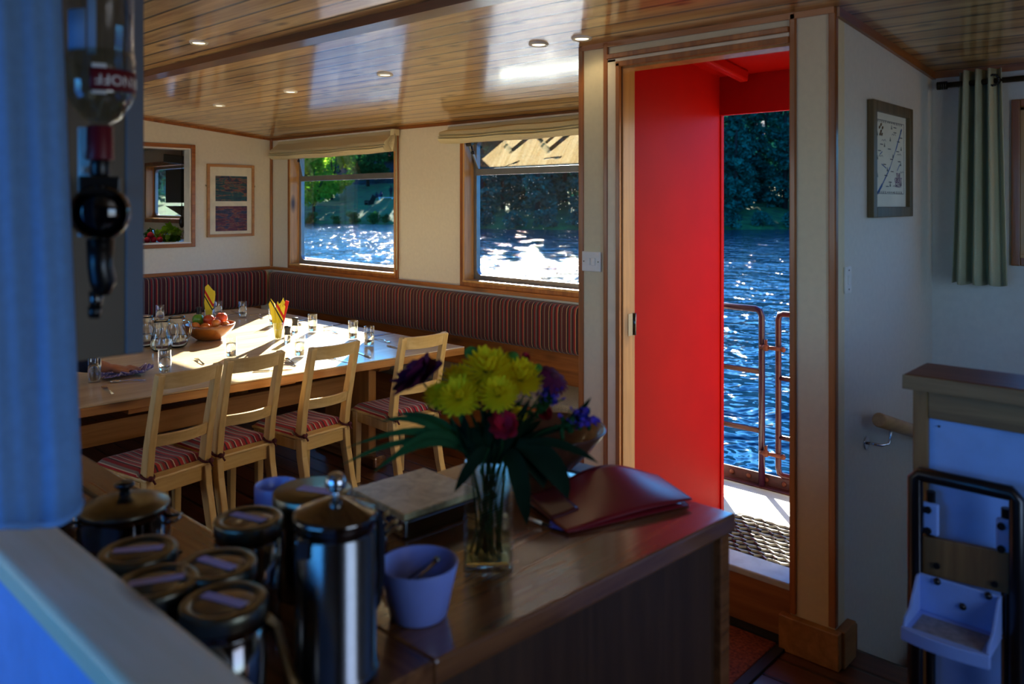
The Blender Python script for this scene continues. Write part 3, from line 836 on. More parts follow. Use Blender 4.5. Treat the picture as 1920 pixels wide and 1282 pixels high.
# ---------------------------------------------------------------- bench seating
def at(root):                         # meshes below are built in room coordinates and handed to their thing
    def put(o):
        o.data.transform(Matrix.Translation(-root.location)); o.parent = root; return o
    return put
BY = 4.165                            # front of the backrest along the windows
bw = thing('bench_seat', 'long bench under the two windows with striped upholstered back', 'bench', (-4.8, 4.0, 0)); put = at(bw)
mb = MB(); mb.box((-6.80, 3.80, 0), (-2.51, 3.84, .40)); mb.box((-6.80, 3.84, .38), (-2.51, 4.262, .405)); put(mb.build('seat_base', M['bench'], None, .003))
mb = MB(); mb.box((-6.795, 3.77, .405), (-2.51, 4.235, .465)); put(mb.build('seat_cushion', M['seatgrey'], None, .02, 3))
mb = MB(); mb.box((-7.20, 4.235, .40), (-2.51, 4.262, .70)); put(mb.build('back_panel', M['bench'], None, .002))
def backrest(axis, a, b, pos, z0, z1, th):
    mb = MB(); n = 14
    prof = [(0, z0), (.6, z0 + .004), (.92, z0 + .02), (1, z0 + .045), (1, z1 - .06), (.93, z1 - .022), (.7, z1 - .004), (.3, z1), (0, z1)]
    def P(u, d, z):
        return (u, pos - d * th, z) if axis == 'x' else (pos + d * th, u, z)
    k = len(prof); vs = [P(a, d, z) for d, z in prof] + [P(b, d, z) for d, z in prof]
    fs = [(i, i + 1, k + i + 1, k + i) for i in range(k - 1)]
    mb.add(vs[:k], [tuple(range(k - 1, -1, -1))], False); mb.add(vs[k:], [tuple(range(k))], False)
    mb.add(vs, fs, True); return mb
xs = [-7.2, -5.62, -4.02, -2.51]
for a, b in zip(xs, xs[1:]): put(backrest('x', a + .002, b - .002, 4.258, .675, 1.012, .085).build('backrest', M['stx']))
be = thing('bench_seat', 'bench along the galley bulkhead with striped upholstered back under the picture', 'bench', (-7.1, 2.2, 0)); put = at(be)
mb = MB(); mb.box((-6.88, .2, 0), (-6.84, 3.79, .40)); mb.box((-7.30, .2, .38), (-6.88, 3.79, .405)); put(mb.build('seat_base', M['bench'], None, .003))
mb = MB(); mb.box((-7.29, .2, .405), (-6.81, 3.765, .465)); put(mb.build('seat_cushion', M['seatgrey'], None, .02, 3))
mb = MB(); mb.box((-7.312, .2, .40), (-7.292, 4.14, .70)); put(mb.build('back_panel', M['bench'], None, .002))
for a, b in ((.3, 1.6), (1.6, 2.95), (2.95, 4.165)): put(backrest('y', a + .002, b - .002, -7.305, .675, 1.028, .085).build('backrest', M['sty']))

# ---------------------------------------------------------------- the long table
TZ = .75
tb = thing('dining_table', 'large pale pine dining table laid with glasses and cutlery', 'table', (-5.3, 2.3, 0)); put = at(tb)
mb = MB()
pl = [(-3.830, 3.655), (-6.70, 3.715), (-6.73, .80), (-4.045, .78)]
mb.prism(pl, TZ - .008, TZ, 'z'); put(mb.build('tabletop', M['table'], None, .003))
mb = MB(); mb.prism(pl, TZ - .052, TZ - .0085, 'z'); put(mb.build('table_edge', M['tedge'], None, .004))
for xl in (-4.45, -6.1):
    mb = MB(); mb.box((xl - .022, 1.25, .43), (xl + .022, 3.25, .55)); put(mb.build('stretcher', M['tleg'], None, .004))
    for yl in (1.30, 3.18):
        mb = MB(); mb.box((xl - .34, yl - .05, .0), (xl + .34, yl + .05, .07)); put(mb.build('foot', M['counterx'], None, .015))
        mb = MB(); mb.prism([(xl - .40, .698), (xl - .40, .66), (xl - .37, .625), (xl + .37, .625), (xl + .40, .66), (xl + .40, .698)], yl - .045, yl + .045, 'y'); put(mb.build('bearer', M['tleg'], None, .006))
        mb = MB(); mb.box((xl - .25, yl - .03, .07), (xl + .25, yl + .03, .625)); put(mb.build('leg', M['tlegz'], None, .006))
for yy in (1.62, 2.45, 3.0):
    mb = MB(); mb.box((-4.7, yy - .05, .668), (-4.02, yy + .05, .698)); put(mb.build('batten', M['tedge'], None, .003))

# ---------------------------------------------------------------- chairs: local axes, facing -x, back at +x
def make_chair():
    t = thing('dining_chair', 'x', 'chair')
    Wd, D = .335, .36; sx = .0      # rear posts stand at x=0
    for s_ in (-1, 1):
        y = s_ * (Wd / 2 - .018); mb = MB()
        pts = [(.115, y, 0), (.055, y, .16), (.012, y, .34), (0, y, .46), (.022, y, .60), (.062, y, .77), (.105, y, .935)]
        mb.sweep(pts, [.036] * 7, [.040, .046, .052, .052, .046, .040, .034], (1, 0, 0))
        mb.build('rear_post', M['chair'], t, .004)
        mb = MB(); y2 = s_ * (Wd / 2 - .006)
        mb.bar((-D, y2, 0), (-D, y2, .435), .032, .032, (1, 0, 0), .042, .042); mb.build('leg', M['chair'], t, .004)
        mb = MB(); mb.bar((-.02, y2, .405), (-D, y2, .405), .022, .055); mb.build('side_rail', M['chair'], t, .003)
    mb = MB(); mb.box((-D - .011, -Wd/2 + .02, .378), (-D + .011, Wd/2 - .02, .433)); mb.build('front_rail', M['chairy'], t, .003)
    mb = MB(); mb.box((-.010, -Wd/2 + .03, .366), (.014, Wd/2 - .03, .434)); mb.build('back_rail', M['chairy'], t, .003)
    mb = MB(); mb.prism([(-D - .03, -Wd/2 - .022), (-D - .03, Wd/2 + .022), (.03, Wd/2 + .004), (.03, -Wd/2 - .004)], .436, .452, 'z'); mb.build('seat', M['chairy'], t, .005)
    for z0, z1, dz in ((.865, .938, .0), (.595, .650, .0)):
        mb = MB(); n = 10; Wi = Wd / 2 - .02
        xc = .105 - (.935 - (z0 + z1) / 2) * .235
        if z0 < .8: xc = .030
        vs = []; fs = []
        for i in range(n + 1):
            u = -1 + 2 * i / n; bow = .036 * (1 - u * u); y = u * Wi
            tilt = (z1 - z0) * .22
            for dx, z in ((-.009 + bow, z0), (.009 + bow, z0), (.009 + bow + tilt, z1), (-.009 + bow + tilt, z1)):
                vs.append((xc + dx - tilt / 2, y, z))
        for i in range(n):
            for k in range(4):
                k2 = (k + 1) % 4; fs.append((i*4+k, i*4+k2, i*4+4+k2, i*4+4+k))
        fs += [(3,2,1,0), (n*4, n*4+1, n*4+2, n*4+3)]
        mb.add(vs, fs, False); mb.build('back_slat', M['chairy'], t, .003)
    def cush(u, v):
        return None
    mb = MB(); n, m_ = 16, 16; x0, x1, hw = -D - .02, -.03, Wd/2 + .008
    def top(u, v):
        x = x0 + (x1 - x0) * u; y = -hw + 2 * hw * v
        e = min(u, 1 - u, v, 1 - v); k = min(1, e / .14); k = (1 - (1 - k) ** 2) ** .5
        return (x, y, .456 + .030 * k - .010 * math.exp(-((u-.5)**2 + (v-.5)**2) * 9))
    mb.grid(top, n, m_, True); mb.grid(lambda u, v: (x0 + (x1 - x0) * u, -hw + 2 * hw * v, .4535), 1, 1, False)
    for e in range(n):
        for f_ in (lambda a: (a, 0), lambda a: (a, 1), lambda a: (0, a), lambda a: (1, a)):
            a, b = f_(e / n), f_((e + 1) / n); A, B = top(*a), top(*b)
            mb.add([A, B, (B[0], B[1], .4535), (A[0], A[1], .4535)], [(0, 1, 2, 3)], True)
    cu = mb.build('seat_cushion', M['cush'], t)
    for s_ in (-1, 1):
        y = s_ * (Wd / 2 - .018); mb = MB()
        r = .030; pts = []
        for k in range(13):
            a = -PI + 2 * PI * k / 12; pts.append((.006 + .034 * math.cos(a), y + .026 * math.sin(a), .462 - .008 * math.cos(a)))
        mb.tube(pts, .006, 6); mb.ball((.042, y + s_ * .006, .458), .013, 6); mb.tube([(.044, y, .456), (.05, y + .012, .43)], .005, 6)
        mb.build('cushion_tie', M['tie'], cu)
    return t
CH = make_chair()
chairs = [((-3.70, 1.665), math.radians(9), 'dining chair nearest the left end of the row with sunlit striped cushion'),
          ((-3.775, 2.045), math.radians(5), 'dining chair whose left post overlaps the leftmost chair, second in the row'),
          ((-3.755, 2.505), math.radians(5), 'dining chair standing a little apart, third from the left in the row'),
          ((-3.625, 3.045), math.radians(-4), 'dining chair partly hidden behind the purple bloom, last of the row by the window bench')]
for i, ((x, y), a, lab) in enumerate(chairs):
    if i == 0: CH.location = (x, y, 0); CH.rotation_euler = (0, 0, a); CH['label'] = lab; CH['group'] = 'wooden dining chairs along the near side of the table'
    else: dup(CH, (x, y, 0), a, lab)

# ---------------------------------------------------------------- things on the table
def zt(p): return Vector((p.x, p.y, TZ + .0005))
def make_glass(name='drinking_glass', r=.034, h=.132, fill=.68):
    t = thing(name, 'x', 'glass')
    mb = MB()
    mb.lathe([(0, 0), (r * .93, 0), (r * .98, .004), (r, h - .002), (r - .0008, h), (r - .002, h - .001), (r - .003, .012), (0, .009)], n=28)
    mb.build('tumbler', M['thin'], t)
    if fill:
        mb = MB(); mb.lathe([(0, .010), (r - .0036, .0125), (r - .0032, h * fill), (0, h * fill)], n=28); mb.build('drinking_water', M['water'], t)
    return t
GL = make_glass()
glasses = [((309, 700), 'glass of water standing by itself behind the leftmost chair, in front of the jugs'),
           ((433, 671), 'glass of water between the fruit bowl and the second chair'),
           ((562, 669), 'glass of water just behind the third chair, next to the salt and pepper mills'),
           ((586, 623), 'glass of water in full sun by the window, leftmost of three on the right'),
           ((662, 637), 'glass of water by the window side, middle of the three on the right'),
           ((692, 649), 'glass of water at the edge of the sun patch, rightmost on the table'),
           ((455, 595), 'glass of water standing alone at the far shaded corner of the table'),
           ((512, 610), 'glass of water half hidden behind the right hand bunch of napkins'),
           ((409, 594), 'glass of water just right of the upright folded yellow napkin'),
           ((300, 603), 'glass of water standing behind the jugs'),
           ((177, 716), 'glass at the left end of the table in front of the wiping hand')]
for i, (p, lab) in enumerate(glasses):
    q = zt(on_z(*p, TZ))
    if i == 0: GL.location = q; GL['label'] = lab; GL['group'] = 'water glasses on the dining table'
    else: dup(GL, q, R.uniform(0, 6), lab)
def make_jug():
    t = thing('water_jug', 'x', 'jug')
    mb = MB()
    out = [(0, 0), (.050, 0), (.064, .012), (.071, .04), (.068, .085), (.054, .125), (.047, .155), (.049, .185), (.052, .20)]
    inn = [(.0495, .20), (.0465, .185), (.0445, .155), (.0515, .125), (.0655, .085), (.0685, .04), (.062, .014), (.048, .006), (0, .006)]
    mb.lathe(out + inn, n=36)
    mb.build('jug_body', M['thick'], t)
    mb = MB()
    pts = [(.047, 0, .178), (.075, 0, .185), (.097, 0, .168), (.104, 0, .13), (.098, 0, .088), (.084, 0, .062), (.068, 0, .055)]
    mb.tube(pts, [.007, .0075, .008, .008, .008, .0075, .007], 10); mb.build('jug_handle', M['thick'], t)
    mb = MB(); mb.lathe([(0, .0065), (.046, .0065), (.061, .014), (.0678, .04), (.0655, .075), (0, .075)], n=36); mb.build('drinking_water', M['water'], t)
    mb = MB(); mb.lathe([(.047, .196), (.0515, .1995), (.0515, .203), (.02, .207), (0, .207)], n=30); mb.build('jug_lid', M['thin'], t)
    return t
JG = make_jug(); jl = [((303, 657), -1.1, 'clear glass water jug in front of the other two, behind the leftmost glass'),
                       ((331, 650), -1.3, 'tall clear glass water jug touching the fruit bowl'),
                       ((271, 649), -.9, 'clear glass water jug at the left, half hidden by the grey cabinet end'),
                       ]
for i, (p, a, lab) in enumerate(jl):
    q = zt(on_z(*p, TZ))
    if i == 0: JG.location = q; JG.rotation_euler = (0, 0, a + 1.9); JG['label'] = lab; JG['group'] = 'glass water jugs beside the fruit bowl'
    else: dup(JG, q, a + 1.9, lab)
JG.scale = (.96, .96, .98)
# fruit bowl
M['bowlwood'] = wood('fruit_bowl_wood', '96581f', '62300f', 0, .35, 1.0, .2, coat=.2)
fb = thing('fruit_bowl', 'wide wooden bowl of apples and oranges beside the water jugs', 'bowl', zt(on_z(393, 636, TZ)))
mb = MB(); rb = .172
mb.lathe([(0, 0), (.075, 0), (.085, .006), (.125, .035), (.158, .075), (rb, .108), (rb - .006, .112), (rb - .012, .108), (.147, .076), (.115, .04), (.075, .016), (0, .012)], n=48)
mb.build('bowl', M['bowlwood'], fb)
fc = fb.location
def fruit(name, label, cat, dx, dy, dz, r, m, stalk=True):
    lat = Vector((RT[0], RT[1], 0)); fo = Vector((FW[0], FW[1], 0))
    t = thing(name, label, cat, fc + lat * dx + fo * dy + Vector((0, 0, dz - r)), R.uniform(0, 6))
    mb = MB()
    prof = [(0, .16 * r), (.25 * r, .04 * r), (.55 * r, .10 * r), (.9 * r, .55 * r), (r, 1.05 * r), (.88 * r, 1.55 * r), (.55 * r, 1.88 * r), (.25 * r, 1.9 * r), (0, 1.72 * r)] if cat == 'apple' else \
           [(math.sin(PI * i / 12) * r, r - math.cos(PI * i / 12) * r * .95) for i in range(13)]
    mb.lathe(prof, n=24); mb.build('flesh', m, t)
    if stalk:
        mb = MB(); mb.tube([(0, 0, 1.72 * r), (.004, 0, 2.05 * r)], .0022, 6); mb.build('stalk', M['bark'], t)
def fruitmat(name, a, b):
    g = G(name); v = g.obj(); f = g.noise(g.map(v, (14, 14, 5)), 2.2, 4)
    return g.done(g.bsdf(g.ramp(f, [(.35, srgb(a)), (.65, srgb(b))]), .28, 0, None, Coat_Weight=.3))
red1 = fruitmat('red_apple_skin', 'a8281c', 'd9602c'); red2 = fruitmat('blush_apple_skin', 'c8482a', 'e0913c'); grn = fruitmat('green_apple_skin', '3f8a26', '6fb03a'); orn = fruitmat('orange_peel', 'd9742a', 'e89444')
fruit('apple', 'green apple at the left of the wooden fruit bowl', 'apple', -.088, .02, .135, .040, grn)
fruit('apple', 'dark red apple beside the green one, middle of the fruit bowl', 'apple', -.006, .00, .135, .038, red1)
fruit('apple', 'largest red apple, top of the heap in the fruit bowl', 'apple', .075, .02, .142, .042, red1)
fruit('apple', 'blush orange red apple at the front of the heap under the largest one', 'apple', .072, -.07, .118, .034, red2)
fruit('orange', 'orange low at the left front of the fruit bowl below the green apple', 'orange', -.072, -.075, .098, .034, orn, False)
fruit('orange', 'orange low at the middle front of the fruit bowl', 'orange', .004, -.085, .094, .034, orn, False)
fruit('apple', 'small red apple lowest on the right of the heap', 'apple', .125, -.045, .104, .030, red2)
fruit('orange', 'orange hidden at the back of the fruit bowl', 'orange', .02, .085, .098, .034, orn, False)
# napkins standing in tumblers
g = G('yellow_striped_napkin'); v = g.obj(); xyz = g.N.new('ShaderNodeSeparateXYZ'); g.L.new(v, xyz.inputs[0])
q = g.m('ADD', g.m('MULTIPLY', xyz.outputs[0], .8), g.m('MULTIPLY', xyz.outputs[2], .55))
c = g.ramp(g.m('FRACT', g.m('ADD', g.m('DIVIDE', q, .17), .12)), [(0, srgb('d9c531')), (.52, srgb('1d2a18')), (.57, srgb('d9c531')), (.61, srgb('b3231a')), (.69, srgb('d9c531'))], 'CONSTANT')
M['napkin'] = g.done(g.bsdf(c, .9))
def napkin(name, label, loc, rz, kind, grp):
    t = thing(name, label, 'napkin', loc, rz, grp); mb = MB()
    if kind == 0:      # one flat fold with a pointed top
        for dy, sc_ in ((-.007, 1), (.0, .94), (.007, .9)):
            out = [(-.016, .012), (.016, .012), (.030, .11), (.044, .185), (.040, .205), (-.004, .248 * sc_), (-.026, .232 * sc_), (-.032, .13)]
            mb.prism([(a, b) for a, b in out], dy - .0012, dy + .0012, 'y')
    else:              # fan of rolled corners
        for a, tw, hh, lean in ((-.020, .2, .212, -.5), (.012, -.15, .212, .45), (-.006, .5, .195, .05), (.022, .1, .185, .3)):
            pts = [Vector((a * .4, 0, .012)), Vector((a * .8 + lean * .01, .004, .10)), Vector((a + lean * .045, .006, hh - .02)), Vector((a + lean * .05, .0, hh))]
            vs = []; fs = []
            for i, p in enumerate(pts):
                w = [.008, .018, .022, .004][i]
                for k in range(7):
                    an = -1.2 + 2.4 * k / 6 + tw
                    vs.append((p.x + math.sin(an) * w, p.y + (1 - math.cos(an)) * w, p.z - abs(k - 3) * .004))
            for i in range(3):
                for k in range(6): fs.append((i*7+k, i*7+k+1, i*7+8+k, i*7+7+k))
            mb.add(vs, fs, True)
    t.scale = (1.1, 1.1, 1.27) if kind == 0 else (1.05, 1.05, 1.36)
    o = mb.build('cloth', M['napkin'], t, 0, solid=.0012 if kind else 0)
    if kind == 1:
        mb = MB(); mb.box((-.012, .008, .06), (.012, .011, .205), Matrix.Rotation(.3, 4, 'Y')); mb.build('folded_corner', plain('red_napkin_corner', 'c0201a', .9), t)
    return t
def napglass(label, loc):
    t = thing('napkin_tumbler', label, 'glass', loc, 0, 'tumblers holding napkins')
    r, h = .036, .118; mb = MB()
    mb.lathe([(0, 0), (r * .78, 0), (r, h), (r - .002, h), (r * .78 - .002, .010), (0, .008)], n=28); mb.build('tumbler', M['thin'], t)
a = zt(on_z(392, 608, TZ)); b = zt(on_z(521, 636, TZ))
napglass('clear tumbler holding the single pointed yellow napkin behind the fruit bowl', a)
napglass('clear tumbler holding the fan of yellow napkins in the sun', b)
napkin('folded_napkin', 'yellow napkin with red and black stripes folded to a point behind the fruit bowl', a + Vector((0, 0, .0)), YAW - .1, 0, 'yellow striped napkins in tumblers')
napkin('folded_napkin', 'fan of rolled yellow and red napkins standing in the sunlit tumbler', b + Vector((0, 0, .0)), YAW + .2, 1, 'yellow striped napkins in tumblers')
# mills
def make_mill():
    t = thing('pepper_mill', 'x', 'mill')
    mb = MB(); mb.lathe([(0, 0), (.021, 0), (.023, .004), (.021, .045), (.019, .05), (0, .05)], n=20); mb.build('clear_body', M['thick'], t)
    mb = MB(); mb.lathe([(.0205, .0505), (.0215, .055), (.018, .075), (.0215, .095), (.022, .104), (.019, .109), (0, .110)], n=20); mb.build('grinder_top', M['black'], t)
    return t
ML = make_mill()
for i, (p, lab) in enumerate([((539, 641), 'black topped mill in front of its twin beside the sunlit napkins'), ((553, 623), 'black topped mill behind its twin beside the sunlit napkins'),
                              ((373, 601), 'black topped mill in the shade left of the upright napkin'), ((429, 585), 'black topped mill in the shade at the far end bench side')][:3]):
    q = zt(on_z(*p, TZ))
    if i == 0: ML.location = q; ML['label'] = lab; ML['group'] = 'salt and pepper mills'
    else: dup(ML, q, 0, lab)
# cutlery: knife, fork, spoon along local x
def cutlery(kind):
    t = thing(kind, 'x', kind); mb = MB()
    if kind == 'knife':
        mb.sweep([(-.105, 0, .0045), (-.02, 0, .0045), (-.012, 0, .004)], [.014, .013, .010], [.006, .006, .004]); mb.build('handle', M['chrome'], t, .002)
        mb = MB(); mb.prism([(-.012, -.005), (.07, -.009), (.10, -.007), (.112, .004), (.07, .008), (-.012, .005)], .002, .0035, 'z'); mb.build('blade', M['chrome'], t)
    elif kind == 'fork':
        mb.sweep([(-.10, 0, .003), (-.03, 0, .008), (.02, 0, .010), (.045, 0, .006)], [.014, .008, .006, .016], [.003] * 4); mb.build('handle', M['chrome'], t, .001)
        mb = MB(); mb.box((.044, -.011, .004), (.062, .011, .007))
        for k in range(4): mb.sweep([(.06, -.0095 + k * .0063, .0055), (.08, -.0095 + k * .0063, .004), (.098, -.0095 + k * .0063, .008)], .0034, .0022)
        mb.build('tines', M['chrome'], t)
    else:
        mb.sweep([(-.09, 0, .003), (-.02, 0, .008), (.035, 0, .007)], [.013, .008, .005], [.003] * 3); mb.build('handle', M['chrome'], t, .001)
        mb = MB(); mb.ball((.06, 0, .0075), 1, 8, (.028, .017, .005)); mb.build('bowl', M['chrome'], t)
    return t
CU = {k: cutlery(k) for k in ('knife', 'fork', 'spoon')}
def direction(a, b):
    p, q = on_z(*a, TZ), on_z(*b, TZ); return (p + q) / 2, math.atan2(q.y - p.y, q.x - p.x)
cut = [('fork', (218, 745), (188, 722), 'fork at the left end of the table near the glass'),
       ('spoon', (264, 714), (214, 717), 'spoon lying behind the leftmost fork near the wiping hand'),
       ('fork', (385, 686), (365, 672), 'fork lying just above the top rail of the leftmost chair'),
       ('knife', (344, 716), (402, 704), 'knife showing through the leftmost chair back'),
       ('fork', (560, 690), (528, 674), 'fork between the second and third chair backs'),
       ('knife', (482, 697), (540, 694), 'knife at the near edge behind the second chair'),
       ('spoon', (552, 684), (536, 672), 'spoon crossing the fork between the second and third chairs'),
       ('knife', (612, 671), (652, 679), 'knife showing through the third chair back'),
       ('knife', (692, 670), (672, 662), 'bright knife handle in the blue shadow right of the third chair'),
       ('fork', (608, 620), (633, 625), 'fork in full sun between the two window side glasses'),
       ('knife', (597, 616), (652, 606), 'knife lying in full sun along the window edge of the table'),
       ('knife', (705, 630), (741, 625), 'knife in the blue shade behind the rightmost glass'),
       ('fork', (706, 637), (728, 642), 'fork in the blue shade right of the rightmost glass'),
       ('knife', (727, 649), (760, 657), 'knife with bright handle by the last chair'),
       ('fork', (476, 593), (492, 597), 'fork near the far shaded corner at the edge of the sun'),
       ('knife', (468, 592), (512, 588), 'knife at the far end near the window bench'),
       ('spoon', (432, 583), (448, 588), 'spoon beside the lone glass at the far corner'),
       ('knife', (420, 592), (445, 589), 'knife in the shade left of the lone far glass'),
       ('fork', (552, 603), (566, 611), 'fork just behind the mills'),
       ('knife', (560, 603), (585, 598), 'knife behind the mills by the window edge')]
first = {}
for k, a, b, lab in cut:
    p, an = direction(a, b); q = zt(p)
    if k not in first:
        first[k] = CU[k]; CU[k].location = q; CU[k].rotation_euler = (0, 0, an); CU[k]['label'] = lab; CU[k]['group'] = 'place setting cutlery'
    else: dup(CU[k], q, an, lab)

# ---------------------------------------------------------------- walls of the saloon
def blind(label, x0, x1, y, ztop, zbot):
    t = thing('roman_blind', label, 'blind', ((x0 + x1) / 2, y, zbot), 0, 'cream roman blinds'); put = at(t)
    mb = MB()
    # section (distance out, height): a pouting stack of folds
    P = [(.0, ztop), (.02, ztop), (.035, ztop - .03), (.115, zbot + .085), (.125, zbot + .066), (.112, zbot + .056), (.135, zbot + .048), (.118, zbot + .034), (.14, zbot + .030), (.112, zbot + .006), (.10, zbot), (.05, zbot), (.0, zbot + .01)]
    n = 12; vs = []; fs = []; k = len(P)
    for i in range(n + 1):
        u = i / n; x = x0 + (x1 - x0) * u
        for d, z in P:
            sag = -.010 * math.sin(u * PI) * (1 if z < ztop - .05 else 0)
            vs.append((x, y - d, z + sag + .004 * math.sin(u * 17 + d * 60)))
    for i in range(n):
        for j in range(k - 1): fs.append((i*k+j, i*k+j+1, (i+1)*k+j+1, (i+1)*k+j))
    fs += [tuple(range(k)), tuple(range(n*k + k - 1, n*k - 1, -1))]
    mb.add(vs, fs, False); put(mb.build('folded_fabric', M['cream']))
    mb = MB(); mb.box((x0, y - .03, ztop - .002), (x1, y, ztop + .012)); put(mb.build('head_rail', M['white'], None, .002))
    return t, put
t, put = blind('cream roman blind gathered above the far window by the corner', -7.12, -5.30, YW - .016, zc(-6.2, YW) - .034, 2.135)
mb = MB()
for dx, yy in ((0, .03), (.02, .045)): mb.tube([(-5.272 + dx * .5, YW - yy, 2.31), (-5.268 + dx * .5, YW - yy, 1.7), (-5.266 + dx * .5, YW - yy, 1.14)], .0035, 6)
put(mb.build('pull_cord', M['cream']))
mb = MB(); mb.box((-5.297, YW - .075, 2.27), (-5.25, YW - .016, 2.32))
for k in range(5): mb.tube([(-5.28 + .01 * k, YW - .07, 2.28), (-5.30 + .015 * k, YW - .085, 2.20), (-5.27, YW - .075, 2.14)], .004, 6)
put(mb.build('cord_bundle', M['cream']))
blind('cream roman blind gathered above the nearer window beside the doorway', -4.62, -2.70, YW - .016, zc(-4, YW) - .034, 2.165)

# picture with two prints
py0, py1, pz0, pz1 = 3.581, 4.069, 1.375, 2.077
pf = thing('framed_picture', 'framed picture of two colourful abstract prints one above the other on the end wall', 'picture', (XE + .002, (py0+py1)/2, (pz0+pz1)/2)); put = at(pf)
mb = MB(); w = .026
for lo, hi in (((XE+.002, py0, pz0), (XE+.024, py0+w, pz1)), ((XE+.002, py1-w, pz0), (XE+.024, py1, pz1)), ((XE+.002, py0+w, pz0), (XE+.024, py1-w, pz0+w)), ((XE+.002, py0+w, pz1-w), (XE+.024, py1-w, pz1))): mb.box(lo, hi)
put(mb.build('frame', M['tedge'], None, .003))
mb = MB(); mb.box((XE+.003, py0+w, pz0+w), (XE+.012, py1-w, pz1-w)); put(mb.build('mount', plain('cream_mount', 'e8e0c4', .8)))
def abstract(name, pal, sd):
    g = G(name); v = g.obj(); xyz = g.N.new('ShaderNodeSeparateXYZ'); g.L.new(v, xyz.inputs[0])
    n1 = g.noise(g.map(v, (1, 3.0, 30), (0, 0, 0), (sd, sd, sd)), 1.4, 6, .65, .5)
    n2 = g.noise(g.map(v, (1, 12, 9), (0, 0, 0), (sd, 3, sd)), 1.0, 3)
    f = g.m('MULTIPLY_ADD', g.m('ADD', g.m('MULTIPLY', n1, .7), g.m('MULTIPLY', n2, .3)), 2.0, -.5)
    return g.done(g.bsdf(g.ramp(f, [(p_, srgb(h_)) for p_, h_ in pal]), .5))
pa = abstract('teal_abstract_print', [(.3, '081c26'), (.42, '0a3c34'), (.50, '10443a'), (.54, '8a6428'), (.57, '8a221c'), (.61, '0c2c2a'), (.7, '081420')], 4.0)
pb = abstract('crimson_abstract_print', [(.3, '0e0c14'), (.40, '521020'), (.48, '641424'), (.53, '94602a'), (.56, '521020'), (.62, '26304e'), (.7, '100e18')], 9.0)
mb = MB(); mb.box((XE+.0125, py0+.085, 1.72), (XE+.0135, py1-.075, 1.965)); put(mb.build('print', pa))['label'] = 'teal and orange abstract print'
mb = MB(); mb.box((XE+.0125, py0+.085, 1.43), (XE+.0135, py1-.075, 1.672)); put(mb.build('print', pb))['label'] = 'crimson and gold abstract print'
mb = MB()
for yy in (py0 - .008, py1 + .008): mb.tube([(XE+.008, yy, 1.86), (XE+.008, yy + .006, 1.868), (XE+.008, yy, 1.876), (XE+.008, yy - .006, 1.868)], .003, 6)
put(mb.build('hanging_eye', M['brass']))

# double light switch on the strip beside the door
sw = thing('light_switch', 'white double light switch on the narrow wall beside the doorway', 'switch', (-2.236, YD - .0005, 1.43)); put = at(sw)
mb = MB(); mb.box((-2.29, YD-.011, 1.385), (-2.183, YD-.0005, 1.477)); put(mb.build('plate', M['white'], None, .004))
for xx in (-2.252, -2.222):
    mb = MB(); mb.box((xx-.011, YD-.016, 1.414), (xx+.011, YD-.011, 1.448)); put(mb.build('rocker', M['white'], None, .002))
mb = MB()
for xx in (-2.278, -2.195): mb.tube([(xx, YD-.0125, 1.431), (xx, YD-.011, 1.431)], .0035, 8)
put(mb.build('screw', M['brass']))

# recessed ceiling lights
def lamp(p, lab, q=None, e=1.0):
    if q is None:
        q = on_z(*p, 2.48)
        for _ in range(6): q = on_z(*p, zc(q.x, q.y))
    t = thing('ceiling_spotlight', lab, 'light', q, 0, 'recessed ceiling spotlights')
    mb = MB(); mb.lathe([(.030, -.004), (.042, -.010), (.047, -.003), (.047, .004)], n=28); mb.build('bezel', M['white'], t)
    mb = MB(); mb.lathe([(0, -.0045), (.030, -.0045), (.030, .003)], n=24); mb.build('lens', M['lamp_on'], t)
    l = bpy.data.lights.new('spotlight_bulb', 'SPOT'); l.energy = e; l.color = (1, .80, .48); l.spot_size = 2.5; l.spot_blend = .6; l.shadow_soft_size = .03
    o = bpy.data.objects.new('spotlight_bulb', l); COL.objects.link(o); o.parent = t; o.location = (0, 0, -.02)
for p, lab in [((373, 79), 'recessed spotlight left of the dark beam, nearest the left'), ((722, 139), 'recessed spotlight in the middle of the boards, third from the far wall'),
               ((545, 171), 'recessed spotlight second from the far wall'), ((411, 197), 'recessed spotlight nearest the far wall'), ((1010, 82), 'recessed spotlight lost in the white glare on the boards'), ((1091, 71), 'recessed spotlight above the strip beside the doorway')]:
    lamp(p, lab)
lamp(None, 'unseen spotlight added in the galley ceiling to brighten the salad bowl', Vector((-8.2, 3.1, zc(-8.2, 3.1))), 14)  # lamp added out of view to lift the dark galley
# ---------------------------------------------------------------- bar and counter
CZ = .92
br = thing('bar_ledge', 'pale pine bar ledge with blue light tinted front running across the lower left corner', 'bar', (-1.6, .42, 0)); put = at(br)
mb = MB(); mb.box((-3.2, .362, 1.108), (-.66, .470, 1.15)); put(mb.build('ledge_top', M['ledge'], None, .012, 4))
mb = MB(); mb.box((-3.2, .385, 0), (-.68, .45, 1.107)); put(mb.build('front_panel', M['bluelitpaint'], None, .003))
mb = MB(); mb.box((-3.2, .376, 1.06), (-.68, .3849, 1.1)); put(mb.build('front_batten', M['bluelitpaint'], None, .004))
ct = thing('counter', 'dark oak topped counter carrying the flowers, bowl and coffee pot', 'counter', (-1.4, 1.3, 0)); put = at(ct)
A = (-.952, 1.852); B = (-1.02, .9045); C_ = (-1.745, .9045); D_ = (-1.735, 1.866)
mb = MB(); mb.prism([A, B, C_, D_], CZ - .045, CZ, 'z'); put(mb.build('worktop', M['counter'], None, .006))
